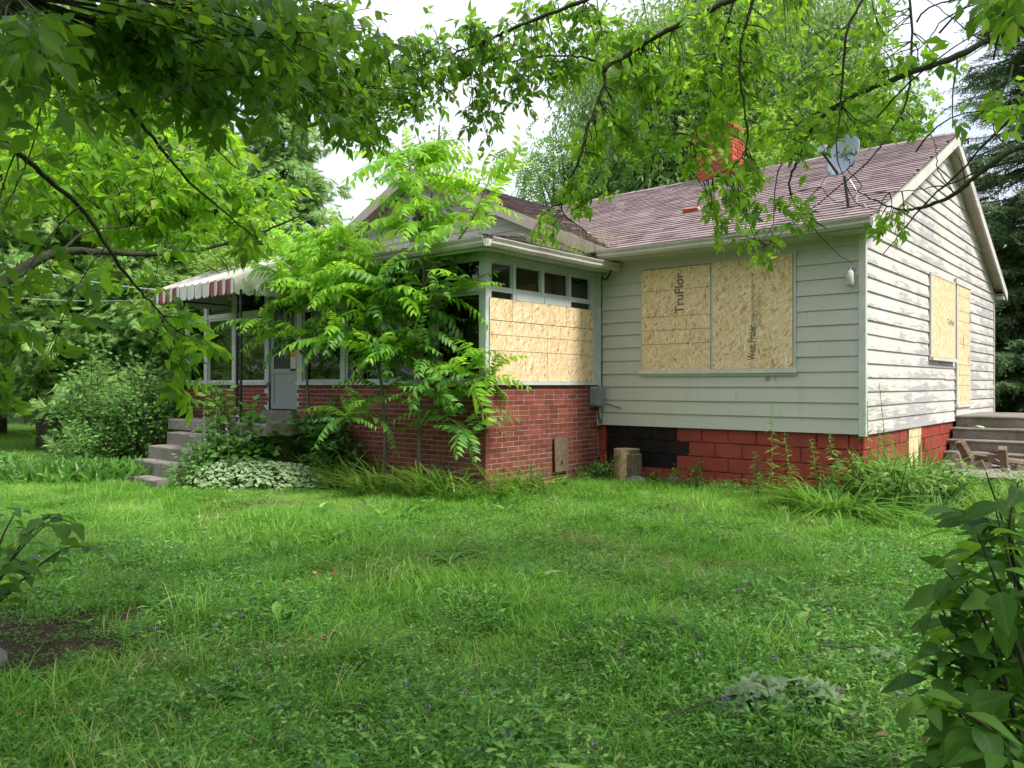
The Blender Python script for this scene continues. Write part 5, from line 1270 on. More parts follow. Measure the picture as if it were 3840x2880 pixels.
leafy_tree("willow_tree", "pale willow whose top shows between walnut tree and chimney", (5.0, 34), 17, [(0, 0, 9, 2.6, 2.4, 4.6), (-.4, 0, 14, 2.4, 2.2, 2.8)], 'willow', NA, .26, 320, 80, .55, .3, 32, 1.0)
leafy_tree("maple_tree", "soft light green crown between the chimney and the walnut tree", (7.2, 29), 12.5, [(0, 0, 8.4, 2.8, 2.2, 3.4), (-1.6, 0, 10.2, 2.0, 1.8, 2.0)], 'bright', FR5, .34, 190, 44, .45, .2, 35, .6)
# ---- cedars
CE = [t_cedar(s) for s in range(3)]
def cedar(label, base, h, r, skirt, n, mat, seed, size=.34, trunks=1):
    rg = np.random.default_rng(seed); base = np.array([*base, 0.0]); t = thing("cedar_tree", label, "tree", tuple(base))
    for k in range(trunks):
        a = rg.uniform(0, 6.28); P = spline([np.array([.2 * k, -.1 * k, -.05]), np.array([.3 * k * math.cos(a) - .1, .1, h * .4]), np.array([.1, .1, h * .92])], 6); b = B(); b.tube(P, np.linspace(.19, .03, len(P)), 9); b.obj("trunk", M['bark'], t, True)
    cb = B()
    for v in range(3):
        m = n // 3; z = skirt + (h - skirt) * (1 - np.sqrt(rg.random(m))) ** .85; rel = (z - skirt) / (h - skirt)
        rad = r * (1 - rel) ** .75 * (.82 + .3 * np.sin(z * 5 + seed)) * np.where(rel < .06, .75, 1); q = rg.random(m) ** .35; th = rg.uniform(0, 6.28, m)
        lob = 1 + .22 * np.sin(th * 4 + z * 1.6) + .12 * np.sin(th * 9 - z * 3)
        P = np.stack([np.cos(th) * rad * q * lob, np.sin(th) * rad * q * lob, z + rg.normal(0, .08, m) - .25 * q], 1)
        out = np.stack([np.cos(th), np.sin(th), np.zeros(m)], 1)
        ax = out * .9 + rg.normal(0, .45, (m, 3)) + np.array([0, 0, -.25]); nm = np.array([0, 0, 1.0]) + out * .5 + rg.normal(0, .5, (m, 3))
        scatter(cb, CE[v], P, ax, nm, rg.uniform(.6, 1.25, m) * size)
    cb.obj("crown", M[mat], t); return t
cedar("broad cedar with dark forked trunk at the far left lawn edge", (-10.2, 17.2), 11, 2.7, 1.6, 9000, 'cedar', 1, .34, 2)
cedar("cedar close beside the broad one, reaching over the shrubs", (-8.3, 17.6), 9.0, 2.3, .6, 7500, 'cedar', 2, .33)
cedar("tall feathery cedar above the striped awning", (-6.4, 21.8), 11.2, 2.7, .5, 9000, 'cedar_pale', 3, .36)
cedar("cedar standing behind the forked one at the picture edge", (-14.0, 21.5), 12.5, 3.0, .9, 5000, 'cedar', 4, .38)
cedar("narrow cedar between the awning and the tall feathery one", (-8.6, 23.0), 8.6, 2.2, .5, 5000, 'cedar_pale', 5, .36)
cedar("young cedar filling the gap behind the round leafed shrubs", (-7.7, 15.9), 5.2, 1.5, .2, 3600, 'cedar', 6, .28)
# ---- spruces
SPT = [t_spruce(s) for s in range(3)]
def spruce(label, base, h, r, seed, cones=60, z0=.6):
    rg = np.random.default_rng(seed); base = np.array([*base, 0.0]); t = thing("spruce_tree", label, "tree", tuple(base))
    b = B(); P, A, N = [], [], []; b.tube([(0, 0, -.1), (0, 0, h * .5), (0, 0, h * .98)], [.24, .14, .02], 8); CO = []
    z = z0
    while z < h * .97:
        rel = z / h; L0 = r * (1 - rel) ** .8 + .15
        for k in range(int(6 + 4 * (1 - rel))):
            th = rg.uniform(0, 6.28); L = L0 * rg.uniform(.65, 1.12); o = np.array([math.cos(th), math.sin(th), 0])
            cur = np.array([o * L * u + np.array([0, 0, z + rg.normal(0, .02) - .30 * L * u + .16 * L * u ** 2.2]) for u in np.linspace(0, 1, 7)])
            b.tube(cur, np.linspace(.03, .006, 7), 3, cap=False); m = int(14 + L * 19)
            u = rg.random(m) ** .7; i = np.minimum((u * 6).astype(int), 5); fr = u * 6 - i; p = cur[i] + (cur[i + 1] - cur[i]) * fr[:, None]
            sd = np.cross(o, [0, 0, 1.0]); sg = rg.choice([-1, 1], m)[:, None]
            ax = o * rg.uniform(.3, .9, (m, 1)) + sd * sg * rg.uniform(.2, .9, (m, 1)) + np.array([0, 0, -1]) * rg.uniform(.05, .75, (m, 1))
            P.append(p); A.append(ax); N.append(rg.normal(0, .5, (m, 3)) + [0, 0, 1])
            if rel > .45 and rg.random() < .3: CO.append(cur[-2] + rg.normal(0, .05, 3))
        z += rg.uniform(.16, .26) * (1.1 - .4 * rel)
    b.obj("trunk", M['bark'], t); P, A, N = map(np.concatenate, (P, A, N)); cb = B(); v = rg.integers(0, 3, len(P))
    for k in range(3): scatter(cb, SPT[k], P[v == k], A[v == k], N[v == k], rg.uniform(.30, .55, (v == k).sum()))
    cb.obj("crown", M['spruce'], t)
    if CO:
        kb = B()
        for c in CO[:cones]: kb.tube([c, c - [0, 0, .06], c - [0, 0, .13]], [.012, .022, .008], 6)
        kb.obj("cones", M['split_wood'], t, kind="stuff")
spruce("tall spruce hung with cones just past the gable end of the house", (13.6, 20.5), 16, 3.4, 5)
spruce("spruce at the picture edge, nearer than the cone bearing one", (15.6, 18.5), 15, 3.6, 6)
spruce("dark spruce behind the gable peak, farther back than the others", (12.6, 30), 14.5, 3.0, 7, 20)

# ---- far wood
rg = np.random.default_rng(77); b = B(); n = 42000; th = rg.uniform(-3.14159, 3.14159, n); d = rg.uniform(36, 46, n); prof = 5.5 + 2.2 * np.sin(th * 9) + 1.2 * np.sin(th * 23 + 1); z = prof * (rg.random(n) ** .7)
scatter(b, DM, np.stack([np.sin(th) * d, np.cos(th) * d, z], 1), rg.normal(0, 1, (n, 3)) - [0, 0, .4], rg.normal(0, .6, (n, 3)) + [0, -.3, 1], rg.uniform(.45, .9, n))
b.obj("far_wood", M['wood_far'], kind="stuff")

# ---- shrubs
def shrub(name, label, base, h, r, stems, per, tpl, size, mat, seed, cat="shrub", barkm='twig', lean=(0, 0), up=.15, z0=.0, width=1.0, group=None, start=.15):
    rg = np.random.default_rng(seed); bz = float(gz(base[0], base[1])) if len(base) == 2 else base[2]; base = np.array([base[0], base[1], bz])
    t = thing(name, label, cat, tuple(base), 0, group); b = B(); P, A, N = [], [], []
    for k in range(stems):
        a = rg.uniform(0, 6.28); q = math.sqrt(rg.random()); T = np.array([math.cos(a) * r * q * width + lean[0], math.sin(a) * r * q + lean[1], h * (1 - .35 * q * q) * rg.uniform(.6, 1.05)])
        S = np.array([math.cos(a) * r * q * .35 * width, math.sin(a) * r * q * .35, z0 - .03]); mid = (S + T) / 2 + np.array([0, 0, h * .14]) + rg.normal(0, .06 * h, 3)
        C = np.array([(1 - u) ** 2 * S + 2 * u * (1 - u) * mid + u * u * T for u in np.linspace(0, 1, 8)]); b.tube(C, np.linspace(.011, .003, 8) * (h ** .5), 4, cap=False)
        u = start + (1 - start) * rg.random(per) ** .8; i = np.minimum((u * 7).astype(int), 6); p = C[i] + (C[i + 1] - C[i]) * (u * 7 - i)[:, None]
        off = rg.normal(0, 1, (per, 3)) * [1, 1, .5]; p = p + off * .08 * h ** .6
        P.append(p); A.append(off + nrm(C[-1] - C[0]) * .3 - np.array([0, 0, .15])); N.append(rg.normal(0, .4, (per, 3)) + [0, 0, 1])
    b.obj("stems", M[barkm], t); cb = B(); P, A, N = map(np.concatenate, (P, A, N)); scatter(cb, tpl, P, A, N, rg.uniform(.65, 1.3, len(P)) * size); cb.obj("leaves", M[mat], t)
    return t
OV = t_ovate(.30, 2, .05, .15); OVR = t_ovate(.40, 2, .05, .12)
shrub("lilac_shrub", "tall round leafed shrub in front of the cedar trunks", (-7.2, 13.9), 2.2, .85, 34, 85, OVR, .085, 'shrub', 51)
shrub("lilac_shrub", "bushy green shrub touching the landing beside the iron post", (-6.35, 13.5), 2.0, .75, 30, 85, OVR, .08, 'shrub', 52)
shrub("lilac_shrub", "shadowy shrub behind the others next to the cedar", (-8.45, 15.9), 1.4, .6, 18, 70, OVR, .08, 'shrub', 53)
shrub("lilac_shrub", "pale leafed low shrub just above the lily bed", (-6.9, 12.9), 1.0, .6, 18, 60, OVR, .075, 'shrub', 54)
shrub("seedling_tree", "young maple seedling clump against the porch wall next to the door", tuple(at(690, 975, 11.9)[:2]), 1.5, .45, 14, 46, t_ovate(.42, 3, .05, .2, .15), .12, 'hosta', 55, "sapling")
shrub("grape_vine", "grape vine sprawling over the landing edge by the entrance", tuple(hw(-7.3, -3.95)[:2]), 1.1, .6, 16, 34, t_ovate(.46, 3, .04, .15, .12), .12, 'hosta', 56, "vine")
shrub("grape_vine", "grape vine climbing the iron post next to the door", tuple(hw(-7.95, -4.05, .6)), 1.1, .16, 6, 16, t_ovate(.48, 3, .04, .15, .12), .13, 'lily_green', 57, "vine")
shrub("roof_vine", "leafy vine growing over the awning top onto the porch roof", tuple(hw(-9.2, -2.85, 3.30)), .75, .9, 26, 44, OV, .10, 'bright', 58, "vine", width=1.3)
shrub("roof_vine", "yellow green vine tangled along the porch gutter left of the gable", tuple(hw(-10.8, -2.3, 3.35)), .8, .9, 22, 44, OV, .11, 'bright', 59, "vine")
shrub("weed_clump", "small leafy weed hugging the sawn log", tuple(hw(-3.40, -.52)[:2]), .45, .16, 10, 26, OV, .045, 'shrub', 60, "weed")
shrub("weed_clump", "low weed in the inner corner by the brick wall", tuple(hw(-3.6, -.6)[:2]), .30, .25, 10, 22, OV, .06, 'weed', 61, "weed")
shrub("weed_clump", "thin vine weed against the red blocks", tuple(hw(-2.1, -.22)[:2]), .55, .10, 4, 12, OVR, .06, 'weed', 62, "weed")
for k in range(9):
    x = (-3.3, -2.8, -2.45, -1.8, -1.5, -1.2, -.9, -2.2, -3.65)[k]; wd = ("beside the log stone", "under the black blocks", "where black paint meets red", "below the window sill end", "at the middle of the red blocks", "under the right window board", "near the daylily tuft", "low before the red blocks", "at the brick and block corner")[k]
    shrub("weed_clump", "little weed " + wd, tuple(hw(x, -.22 - .06 * (k % 3))[:2]), .22 + .06 * (k % 3), .14, 7, 16, OV, .045, 'weed', 63 + k, "weed", group="weeds along the foundation")
shrub("weed_thicket", "leafy weed thicket covering the side of the entrance steps", tuple(at(478, 1000, 11.5)[:2]), .95, .5, 26, 44, OV, .085, 'shrub', 90, "weed")
shrub("weed_thicket", "dark leafy thicket below the landing beside the goutweed", tuple(at(610, 1000, 11.9)[:2]), .85, .55, 24, 46, OV, .09, 'hosta', 91, "weed")
shrub("weed_thicket", "narrow leafed weeds against the porch wall past the grape vine", tuple(at(722, 1000, 11.5)[:2]), .8, .4, 20, 44, t_ovate(.16, 3, .05, .25), .12, 'hosta', 92, "weed")
shrub("weed_thicket", "loose weeds around the lowest entrance step", tuple(at(415, 1010, 10.9)[:2]), .5, .35, 14, 34, OV, .07, 'shrub', 93, "weed")
shrub("weed_thicket", "bushy weeds mixed into the big corner daylily tuft", (4.15, 8.75), .75, .55, 22, 46, t_ovate(.16, 3, .05, .25), .11, 'gold_rod', 94, "weed")
shrub("weed_thicket", "leafy weeds in front of the foundation patch board", (5.0, 9.35), .6, .5, 18, 40, t_ovate(.18, 3, .05, .25), .10, 'gold_rod', 95, "weed")
shrub("weed_thicket", "tangled weeds before the landing side, next to the bellflowers", tuple(at(545, 1000, 11.6)[:2]), .75, .5, 22, 44, OV, .085, 'shrub', 96, "weed")
# ---- lily of the valley bed
def bed(name, label, cx, cyv, rx, ry, n, tpl, size, mat, seed, zf, tilt=.9, cat="plant bed"):
    rg = np.random.default_rng(seed); P = rg.normal(0, .45, (n, 2)); P = P[(P ** 2).sum(1) < 1]; n = len(P); W = np.stack([cx + P[:, 0] * rx, cyv + P[:, 1] * ry], 1)
    z = gz(W[:, 0], W[:, 1]) + zf * (1 - (P ** 2).sum(1)) * rg.uniform(.6, 1.05, n); b = B(); base = np.array([cx, cyv, 0])
    ax = rg.normal(0, .6, (n, 3)) * [1, 1, .2] + np.array([0, -.25, tilt]); nm = rg.normal(0, .6, (n, 3)) + [0, -.6, .5]
    scatter(b, tpl, np.column_stack([W, z]) - base, ax, nm, rg.uniform(.7, 1.25, n) * size); o = b.obj(name, M[mat], kind="stuff"); o.location = base; o["label"] = label; o["category"] = cat; return o
bed("lily_of_the_valley", "bed of broad dark green upright leaves left of the concrete steps", -6.55, 11.95, 1.15, .75, 1500, t_ovate(.20, 4, .10, .25, 0, .45), .26, 'hosta', 81, .12)
bed("fern_weeds", "thin weeds spilling between lily bed and cedar", -8.6, 12.6, 1.3, .8, 1200, OV, .12, 'shrub', 82, .35, .4)
# variegated goutweed
GT = t_ovate(.36, 3, .03, .12, 0, .4); ev = np.array([0] + [1, 0, 1] * 3 + [.6], np.float32)
rg = np.random.default_rng(83); n = 3600; P = rg.uniform(-1, 1, (n, 2)); P = P[(P ** 2).sum(1) < 1]; n = len(P); cx, cyv = at(575, 1000, 11.15)[:2]
W = np.stack([cx + P[:, 0] * 1.15 + .15 * P[:, 1], cyv + P[:, 1] * .62], 1); z = gz(W[:, 0], W[:, 1]) + .42 * (1 - (P ** 2).sum(1)) ** .6 * rg.uniform(.75, 1, n) * (1 - .22 * P[:, 0]); b = B()
scatter(b, GT, np.column_stack([W, z]) - [cx, cyv, 0], rg.normal(0, 1, (n, 3)) * [1, 1, .1] - [0, .35, .3], rg.normal(0, .28, (n, 3)) + [0, -.25, 1], rg.uniform(.055, .10, n))
gwd = b.obj("goutweed_bed", M['goutweed'], kind="stuff", label="low mound of pale variegated goutweed before the landing", cat="plant bed"); gwd.location = (cx, cyv, 0)
a_ = gwd.data.attributes.new("edge", 'FLOAT', 'POINT'); a_.data.foreach_set("value", np.tile(ev, n))

# ---- strap leaved clumps
def blades(b, pos, L, w_, az, lean, segs=4, m=0, sag=.35, tw=0.3):
    N = len(pos); L, w_, az, lean = (np.broadcast_to(np.asarray(v, float), (N,)) for v in (L, w_, az, lean)); D = np.stack([np.cos(az), np.sin(az), np.zeros(N)], 1); Sd = np.stack([-np.sin(az), np.cos(az), np.zeros(N)], 1); V = []
    for i in range(segs + 1):
        t = i / segs; c = pos + D * (L * lean * t ** 1.7)[:, None] + np.array([0, 0, 1.0]) * (L * (t * (1 - .25 * lean) - sag * lean * t ** 2.4))[:, None]
        ww = (w_ * .5 * (1 - t ** 2.2) * (.75 + .5 * math.sin(min(t * 2.2, 1.57))))[:, None]
        s2 = Sd * math.cos(tw * t) + np.array([0, 0, 1.0]) * math.sin(tw * t)
        if i < segs: V += [c - s2 * ww, c + s2 * ww]
        else: V += [c]
    k = len(V); V = np.stack(V, 1).reshape(-1, 3); o = (np.arange(N) * k)[:, None, None]
    q = np.array([[2 * i, 2 * i + 1, 2 * i + 3, 2 * i + 2] for i in range(segs - 1)])[None] + o; tr = np.array([[2 * segs - 2, 2 * segs - 1, 2 * segs]])[None] + o
    b.add(V, [q.reshape(-1, 4), tr.reshape(-1, 3)], m)
def clump(name, label, x, y, r, n, L, w_, mat, seed, lean=(.5, 1.4), cat="plant", group=None, segs=6, sag=.35, bias=None):
    rg = np.random.default_rng(seed); b = B(); a = rg.uniform(0, 6.28, n); q = np.sqrt(rg.random(n)) * r; z = float(gz(x, y)) - .02
    az = a + rg.normal(0, .5, n)
    if bias is not None: az = np.where(rg.random(n) < .6, bias + rg.normal(0, .6, n), az)
    blades(b, np.stack([np.cos(a) * q, np.sin(a) * q, np.zeros(n)], 1), rg.uniform(L * .55, L * 1.1, n), rg.uniform(.7, 1.2, n) * w_, az, rg.uniform(*lean, n), segs, 0, sag)
    o = b.obj(name, M[mat], label=label, cat=cat, group=group); o.location = (x, y, z); return o
dl = [(-7.0, -3.15, "beside the goutweed mound"), (-6.6, -3.3, "second from the goutweed"), (-6.2, -3.1, "behind the thin sapling stem"), (-5.9, -3.45, "with yellowed fallen leaves"), (-5.5, -3.1, "between the two sapling stems"), (-5.1, -3.5, "at the foot of the thick sapling"), (-4.7, -3.15, "with tan dead stalks"), (-4.3, -3.3, "before the brick corner"), (-3.85, -3.2, "bright, at the brick corner"), (-3.4, -2.75, "just round the brick corner"), (-3.5, -2.2, "along the lit brick face")]
for k, (x, y, wd) in enumerate(dl):
    p = hw(x, y); clump("daylily", "daylily tuft " + wd, p[0], p[1], .24, 70, .80, .028, 'lily' if k not in (8, 9) else 'lily_green', 100 + k, (.45, 1.25), "plant", "daylilies along the porch wall", bias=-2.2)
clump("daylily", "big glossy daylily tuft by the house corner, darkest at its foot", 3.62, 8.75, .42, 420, .78, .024, 'lily_green', 120, (.5, 1.8))
clump("daylily", "upright daylily tuft against the corner trim", 4.35, 9.15, .25, 130, .9, .026, 'lily_green', 121, (.25, .9))
clump("daylily", "tall dark daylily tuft before the foundation patch board", 5.05, 9.85, .28, 140, .95, .028, 'lily_green', 122, (.2, .8))
rr_ = np.random.default_rng(8)
nm_ = ["flattened", "pale", "arching", "small", "bright", "mown", "ragged", "leaning", "spreading", "short"]
for k in range(10):
    x, y = ((4.5, 8.3), (5.2, 8.7), (5.9, 9.4), (6.5, 10.0), (5.6, 9.0), (6.2, 9.0), (6.9, 10.3), (4.0, 8.2), (5.9, 10.3), (7.2, 9.8))[k]
    clump("grass_tuft", nm_[k] + " long grass tuft on the side yard " + ("by the firewood", "by the corner daylilies")[k % 2 == 0 and k < 8], x, y, .38, 120, .55, .018, 'lily_green' if k % 3 else 'lily', 130 + k, (.5, 1.7), "grass", "grass tufts of the side yard")
# ---- goldenrod stalks
def stalk(label, x, y, h, n, seed, mat='gold_rod', lf=.145, name="goldenrod", flower=None, group="goldenrod stalks by the corner"):
    rg = np.random.default_rng(seed); z = float(gz(x, y)); t = thing(name, label, "weed", (x, y, z), 0, group); C = spline([np.zeros(3), np.array([rg.normal(0, .03), rg.normal(0, .03), h * .5]), np.array([rg.normal(0, .07), rg.normal(0, .05), h])], 6)
    b = B(); b.tube(C, np.linspace(.007, .003, len(C)), 5); b.obj("stem", M['stem_green'], t); u = rg.uniform(.12, 1, n); i = np.minimum((u * (len(C) - 1)).astype(int), len(C) - 2); p = C[i]+ (C[i + 1] - C[i]) * (u * (len(C) - 1) - i)[:, None]; a = rg.uniform(0, 6.28, n); b = B()
    scatter(b, t_ovate(.11, 3, .05, .35), p, np.stack([np.cos(a), np.sin(a), rg.uniform(-.1, .8, n)], 1), np.tile([0, 0, 1.0], (n, 1)) + rg.normal(0, .2, (n, 3)), lf * (1.15 - .75 * u ** 1.5) * rg.uniform(.7, 1.2, n)); b.obj("leaves", M[mat], t)
    if flower:
        b = B(); m = 14; u = rg.uniform(.55, 1, m); p = C[np.minimum((u * (len(C) - 1)).astype(int), len(C) - 1)]; scatter(b, t_ovate(.4, 2, .1, .1), p, rg.normal(0, 1, (m, 3)) - [0, 0, .6], rg.normal(0, 1, (m, 3)), .032); b.obj("flowers", M[flower], t)
for k, (px, d, h, wd) in enumerate(((1668, 9.75, 1.2, "tallest, alone before the red blocks"), (1712, 9.9, .85, "second along the red blocks"), (1640, 9.9, .62, "short, farthest from the corner"), (1868, 9.15, 1.25, "before the corner trim"), (1890, 9.3, .95, "just right of the corner trim"), (1905, 9.5, 1.45, "tall, before the peeling gable boards"), (1800, 9.2, .9, "rising from the big daylily tuft"), (1760, 9.3, .8, "at the left edge of the big daylily tuft"))):
    p = at(px, 1000, d); stalk("goldenrod stalk " + wd, p[0], p[1], h, 70, 150 + k)
for k, (px, d, h) in enumerate(((440, 11.0, 1.15), (462, 11.2, 1.3), (418, 11.1, .9), (490, 11.0, 1.0), (520, 11.2, 1.1))):
    p = at(px, 1000, d); stalk(("tall bellflower stalk with violet blooms before the steps", "leggy bellflower stalk with sparse violet blooms near the landing", "shorter bellflower stalk by the lowest steps", "bent bellflower stalk over the goutweed", "leafy stalk nearest the landing middle")[k], p[0], p[1], h, 46, 170 + k, 'shrub', .11, "bellflower", 'violet', "bellflowers by the entrance steps")
for k in range(6):
    p = hw(-10.2 + .35 * k, -3.0 - .05 * k, 0)
    if k < 3: stalk("fine leaved stalk on the landing, number along the brick " + "one two three".split()[k], *(hw(-9.0 + .22 * k, -3.6)[:2]), 1.9, 60, 190 + k, 'gold_rod', .12, "fleabane", None, "stalks on the landing")

# ---- tree of heaven saplings
FRT = [t_frond(s, 8 + s % 4, .30 + .14 * (s % 4), .21) for s in range(1, 7)]
FRM = [[put(t, m, "frond") for t in FRT] for m in (M['ailanthus'], M['ailanthus_low'])]
def heaven(label, stems, fr, seed, r0=.03):
    """stems: list of polylines in full px with depth; fr: (stem index, u range, count, length, low share)"""
    rg = np.random.default_rng(seed); pts = [spline([at(x / 1.736, y / 1.736, d) for x, y, d in s], 8) for s in stems]; base = pts[0][0].copy(); base[2] = float(gz(base[0], base[1]))
    t = thing("tree_of_heaven", label, "sapling", tuple(base)); L = []
    for k, P in enumerate(pts):
        b = B(); b.tube(P - base, np.linspace(r0 if k == 0 else r0 * .5, .006, len(P)), 8); b.obj("trunk" if k == 0 else "branch", M['bark_grey'] if k == 0 else M['stem_red'], t, True)
    for si, u0, u1, n, ln, low in fr:
        P = pts[si]
        for j in range(n):
            u = u0 + (u1 - u0) * (j + rg.random()) / n; i = min(int(u * (len(P) - 1)), len(P) - 2); p = P[i] + (P[i + 1] - P[i]) * (u * (len(P) - 1) - i)
            a = j * 2.4 + rg.normal(0, .4); el = rg.uniform(-.25, .85) + (.3 if u > .9 else 0)
            ax = np.array([math.cos(a) * math.cos(el), math.sin(a) * math.cos(el), math.sin(el)]); nm = np.array([0, 0, 1.0]) + rg.normal(0, .42, 3)
            L.append((p, ax, nm, ln * rg.uniform(.75, 1.2) * (.72 if u > .93 else 1), int(rg.integers(6)), 1 if rg.random() < low else 0))
    leaf_parts(t, base, L, FRM, FRT, (M['ailanthus'], M['ailanthus_low']), 300, "frond")
heaven("tallest tree of heaven sapling, thick stem before the porch windows, reaching the gable", [[(1571, 1815, 10.5), (1575, 1500, 10.5), (1582, 1250, 10.5), (1590, 1000, 10.5), (1560, 800, 10.5), (1537, 640, 10.5), (1530, 590, 10.5)], [(1585, 1080, 10.5), (1680, 950, 10.4), (1760, 840, 10.4), (1815, 720, 10.4), (1840, 660, 10.4)], [(1580, 1350, 10.5), (1690, 1390, 10.3), (1800, 1420, 10.1), (1850, 1400, 10.0)], [(1580, 1340, 10.5), (1480, 1330, 10.4), (1400, 1345, 10.3)], [(1578, 1480, 10.5), (1650, 1500, 10.3), (1700, 1530, 10.2)], [(1575, 1560, 10.5), (1660, 1560, 10.3), (1740, 1610, 10.1), (1780, 1660, 10.0)], [(1580, 1200, 10.5), (1480, 1130, 10.4), (1400, 1080, 10.3)], [(1588, 1150, 10.5), (1680, 1110, 10.3), (1760, 1080, 10.2)]],
       [(0, .34, .62, 27, 0.69, .8), (0, .60, 1.0, 46, 0.74, .12), (1, .35, 1.0, 22, 0.69, .0), (2, .3, 1.0, 20, 0.67, .35), (3, .4, 1.0, 16, 0.62, .5), (4, .3, 1.0, 12, 0.62, .9), (0, .12, .36, 20, 0.56, 1), (5, .3, 1.0, 13, .60, 1), (6, .3, 1.0, 16, .66, .15), (7, .3, 1.0, 14, .62, .2)], 31, .034)
heaven("slimmer tree of heaven sapling leaning toward the awning", [[(1444, 1795, 10.7), (1440, 1560, 10.7), (1420, 1380, 10.7), (1374, 1212, 10.8), (1352, 1137, 10.8), (1331, 1070, 10.8), (1290, 960, 10.9), (1255, 860, 10.9)], [(1352, 1137, 10.8), (1250, 1000, 10.8), (1180, 900, 10.8)], [(1374, 1212, 10.8), (1300, 1250, 10.6), (1220, 1290, 10.4)], [(1425, 1400, 10.7), (1500, 1330, 10.5), (1540, 1300, 10.4)], [(1440, 1580, 10.7), (1350, 1560, 10.6), (1280, 1590, 10.5)], [(1374, 1212, 10.8), (1280, 1130, 10.7), (1200, 1090, 10.6), (1130, 1080, 10.5)]],
       [(0, .45, .75, 22, 0.67, .5), (0, .74, 1, 30, 0.67, .1), (1, .3, 1, 22, 0.65, .1), (2, .4, 1, 15, 0.62, .2), (3, .4, 1, 12, 0.56, .2), (0, .2, .45, 19, 0.56, 1), (4, .3, 1, 14, .58, .9), (5, .3, 1, 14, .62, .2)], 32, .024)
heaven("tree of heaven sapling rising right of the entrance door", [[(1170, 1700, 12.1), (1155, 1500, 12.1), (1150, 1330, 12.1), (1163, 1270, 12.1), (1170, 1130, 12.1), (1150, 1000, 12.1), (1120, 900, 12.1)], [(1150, 1335, 12.1), (1090, 1290, 12.0), (1030, 1240, 11.9), (960, 1190, 11.8)], [(1150, 1340, 12.1), (1190, 1290, 12.0), (1240, 1250, 11.9)], [(1160, 1140, 12.1), (1080, 1060, 11.9), (1000, 1000, 11.8)], [(1150, 1000, 12.1), (1100, 920, 11.8), (1040, 870, 11.6)], [(1160, 1130, 12.1), (1230, 1040, 11.8), (1290, 1000, 11.6)]],
       [(0, .55, 1, 35, 0.67, .25), (1, .3, 1, 20, 0.62, .5), (2, .4, 1, 11, 0.56, .6), (3, .3, 1, 19, 0.65, .1), (4, .2, 1, 16, .72, .05), (5, .2, 1, 16, .72, .1)], 33, .024)

# ---- bush close to the camera
BLT = [t_ovate(.24 + .03 * (s % 3), 6, .05, .25 + .08 * s % .3, .06, .45, s, .08, .03) for s in range(4)]
BLM = [[put(t, M['shrub_dark'], "leaf") for t in BLT]]
def near_bush(name, label, stems, n_per, size, seed, base, sidew=1.0):
    rg = np.random.default_rng(seed); base = np.asarray(base, float); t = thing(name, label, "shrub", tuple(base)); L = []
    for s in stems:
        P = spline([at(*q) for q in s], 8); b = B(); b.tube(P - base, np.linspace(.008, .002, len(P)), 6); b.obj("stem", M['twig'], t, True)
        for j in range(n_per):
            u = .12 + .88 * (j + rg.random()) / n_per; i = min(int(u * (len(P) - 1)), len(P) - 2); p = P[i] + (P[i + 1] - P[i]) * (u * (len(P) - 1) - i); a = j * 2.4 + rg.normal(0, .5)
            ax = np.array([math.cos(a) * sidew, math.sin(a), rg.uniform(-.45, .35)]); L.append((p + nrm(ax) * .03, ax, np.array([0, 0, 1.0]) + rg.normal(0, .35, 3), size * rg.uniform(.65, 1.25), int(rg.integers(4)), 0))
    leaf_parts(t, base, L, BLM, BLT, (M['shrub_dark'],), 300)
near_bush("elder_bush", "dark large leafed bush at the lower picture corner close to the camera", [[(2260, 1800, 2.2), (2180, 1500, 2.25), (2120, 1330, 2.3), (2040, 1230, 2.3)], [(2300, 1750, 2.1), (2200, 1400, 2.2), (2150, 1250, 2.2), (2110, 1150, 2.2)], [(2280, 1500, 2.3), (2210, 1300, 2.35), (2180, 1150, 2.4), (2200, 1040, 2.4)], [(2300, 1800, 2.0), (2160, 1600, 2.1), (2080, 1540, 2.1), (1960, 1500, 2.1)], [(2320, 1600, 2.3), (2250, 1350, 2.3), (2190, 1240, 2.3), (2150, 1100, 2.35)], [(2300, 1750, 2.2), (2170, 1560, 2.25), (2090, 1440, 2.3), (2030, 1380, 2.3)], [(2300, 1700, 2.5), (2230, 1420, 2.5), (2170, 1320, 2.5), (2090, 1250, 2.5)], [(2320, 1850, 1.95), (2230, 1680, 2.0), (2160, 1620, 2.0)], [(2260, 1700, 2.3), (2150, 1450, 2.35), (2100, 1300, 2.4), (2070, 1180, 2.4)], [(2260, 1750, 2.2), (2120, 1620, 2.25), (2050, 1500, 2.3), (2010, 1440, 2.3)], [(2250, 1650, 2.5), (2190, 1480, 2.5), (2140, 1400, 2.55), (2060, 1340, 2.55)], [(2280, 1400, 2.4), (2200, 1200, 2.45), (2150, 1130, 2.5), (2080, 1110, 2.5)], [(2300, 1800, 2.1), (2190, 1640, 2.15), (2130, 1560, 2.2), (2060, 1620, 2.2)], [(2280, 1600, 2.6), (2210, 1380, 2.6), (2180, 1180, 2.6), (2130, 1020, 2.6)], [(2300, 1750, 2.3), (2150, 1560, 2.35), (2080, 1400, 2.4), (2020, 1290, 2.4)], [(2300, 1800, 2.15), (2170, 1680, 2.2), (2100, 1640, 2.2), (2020, 1660, 2.2)], [(2300, 1700, 2.45), (2200, 1560, 2.5), (2140, 1470, 2.5), (2050, 1440, 2.5)]], 27, .115, 41, (1.75, 2.2, 0))
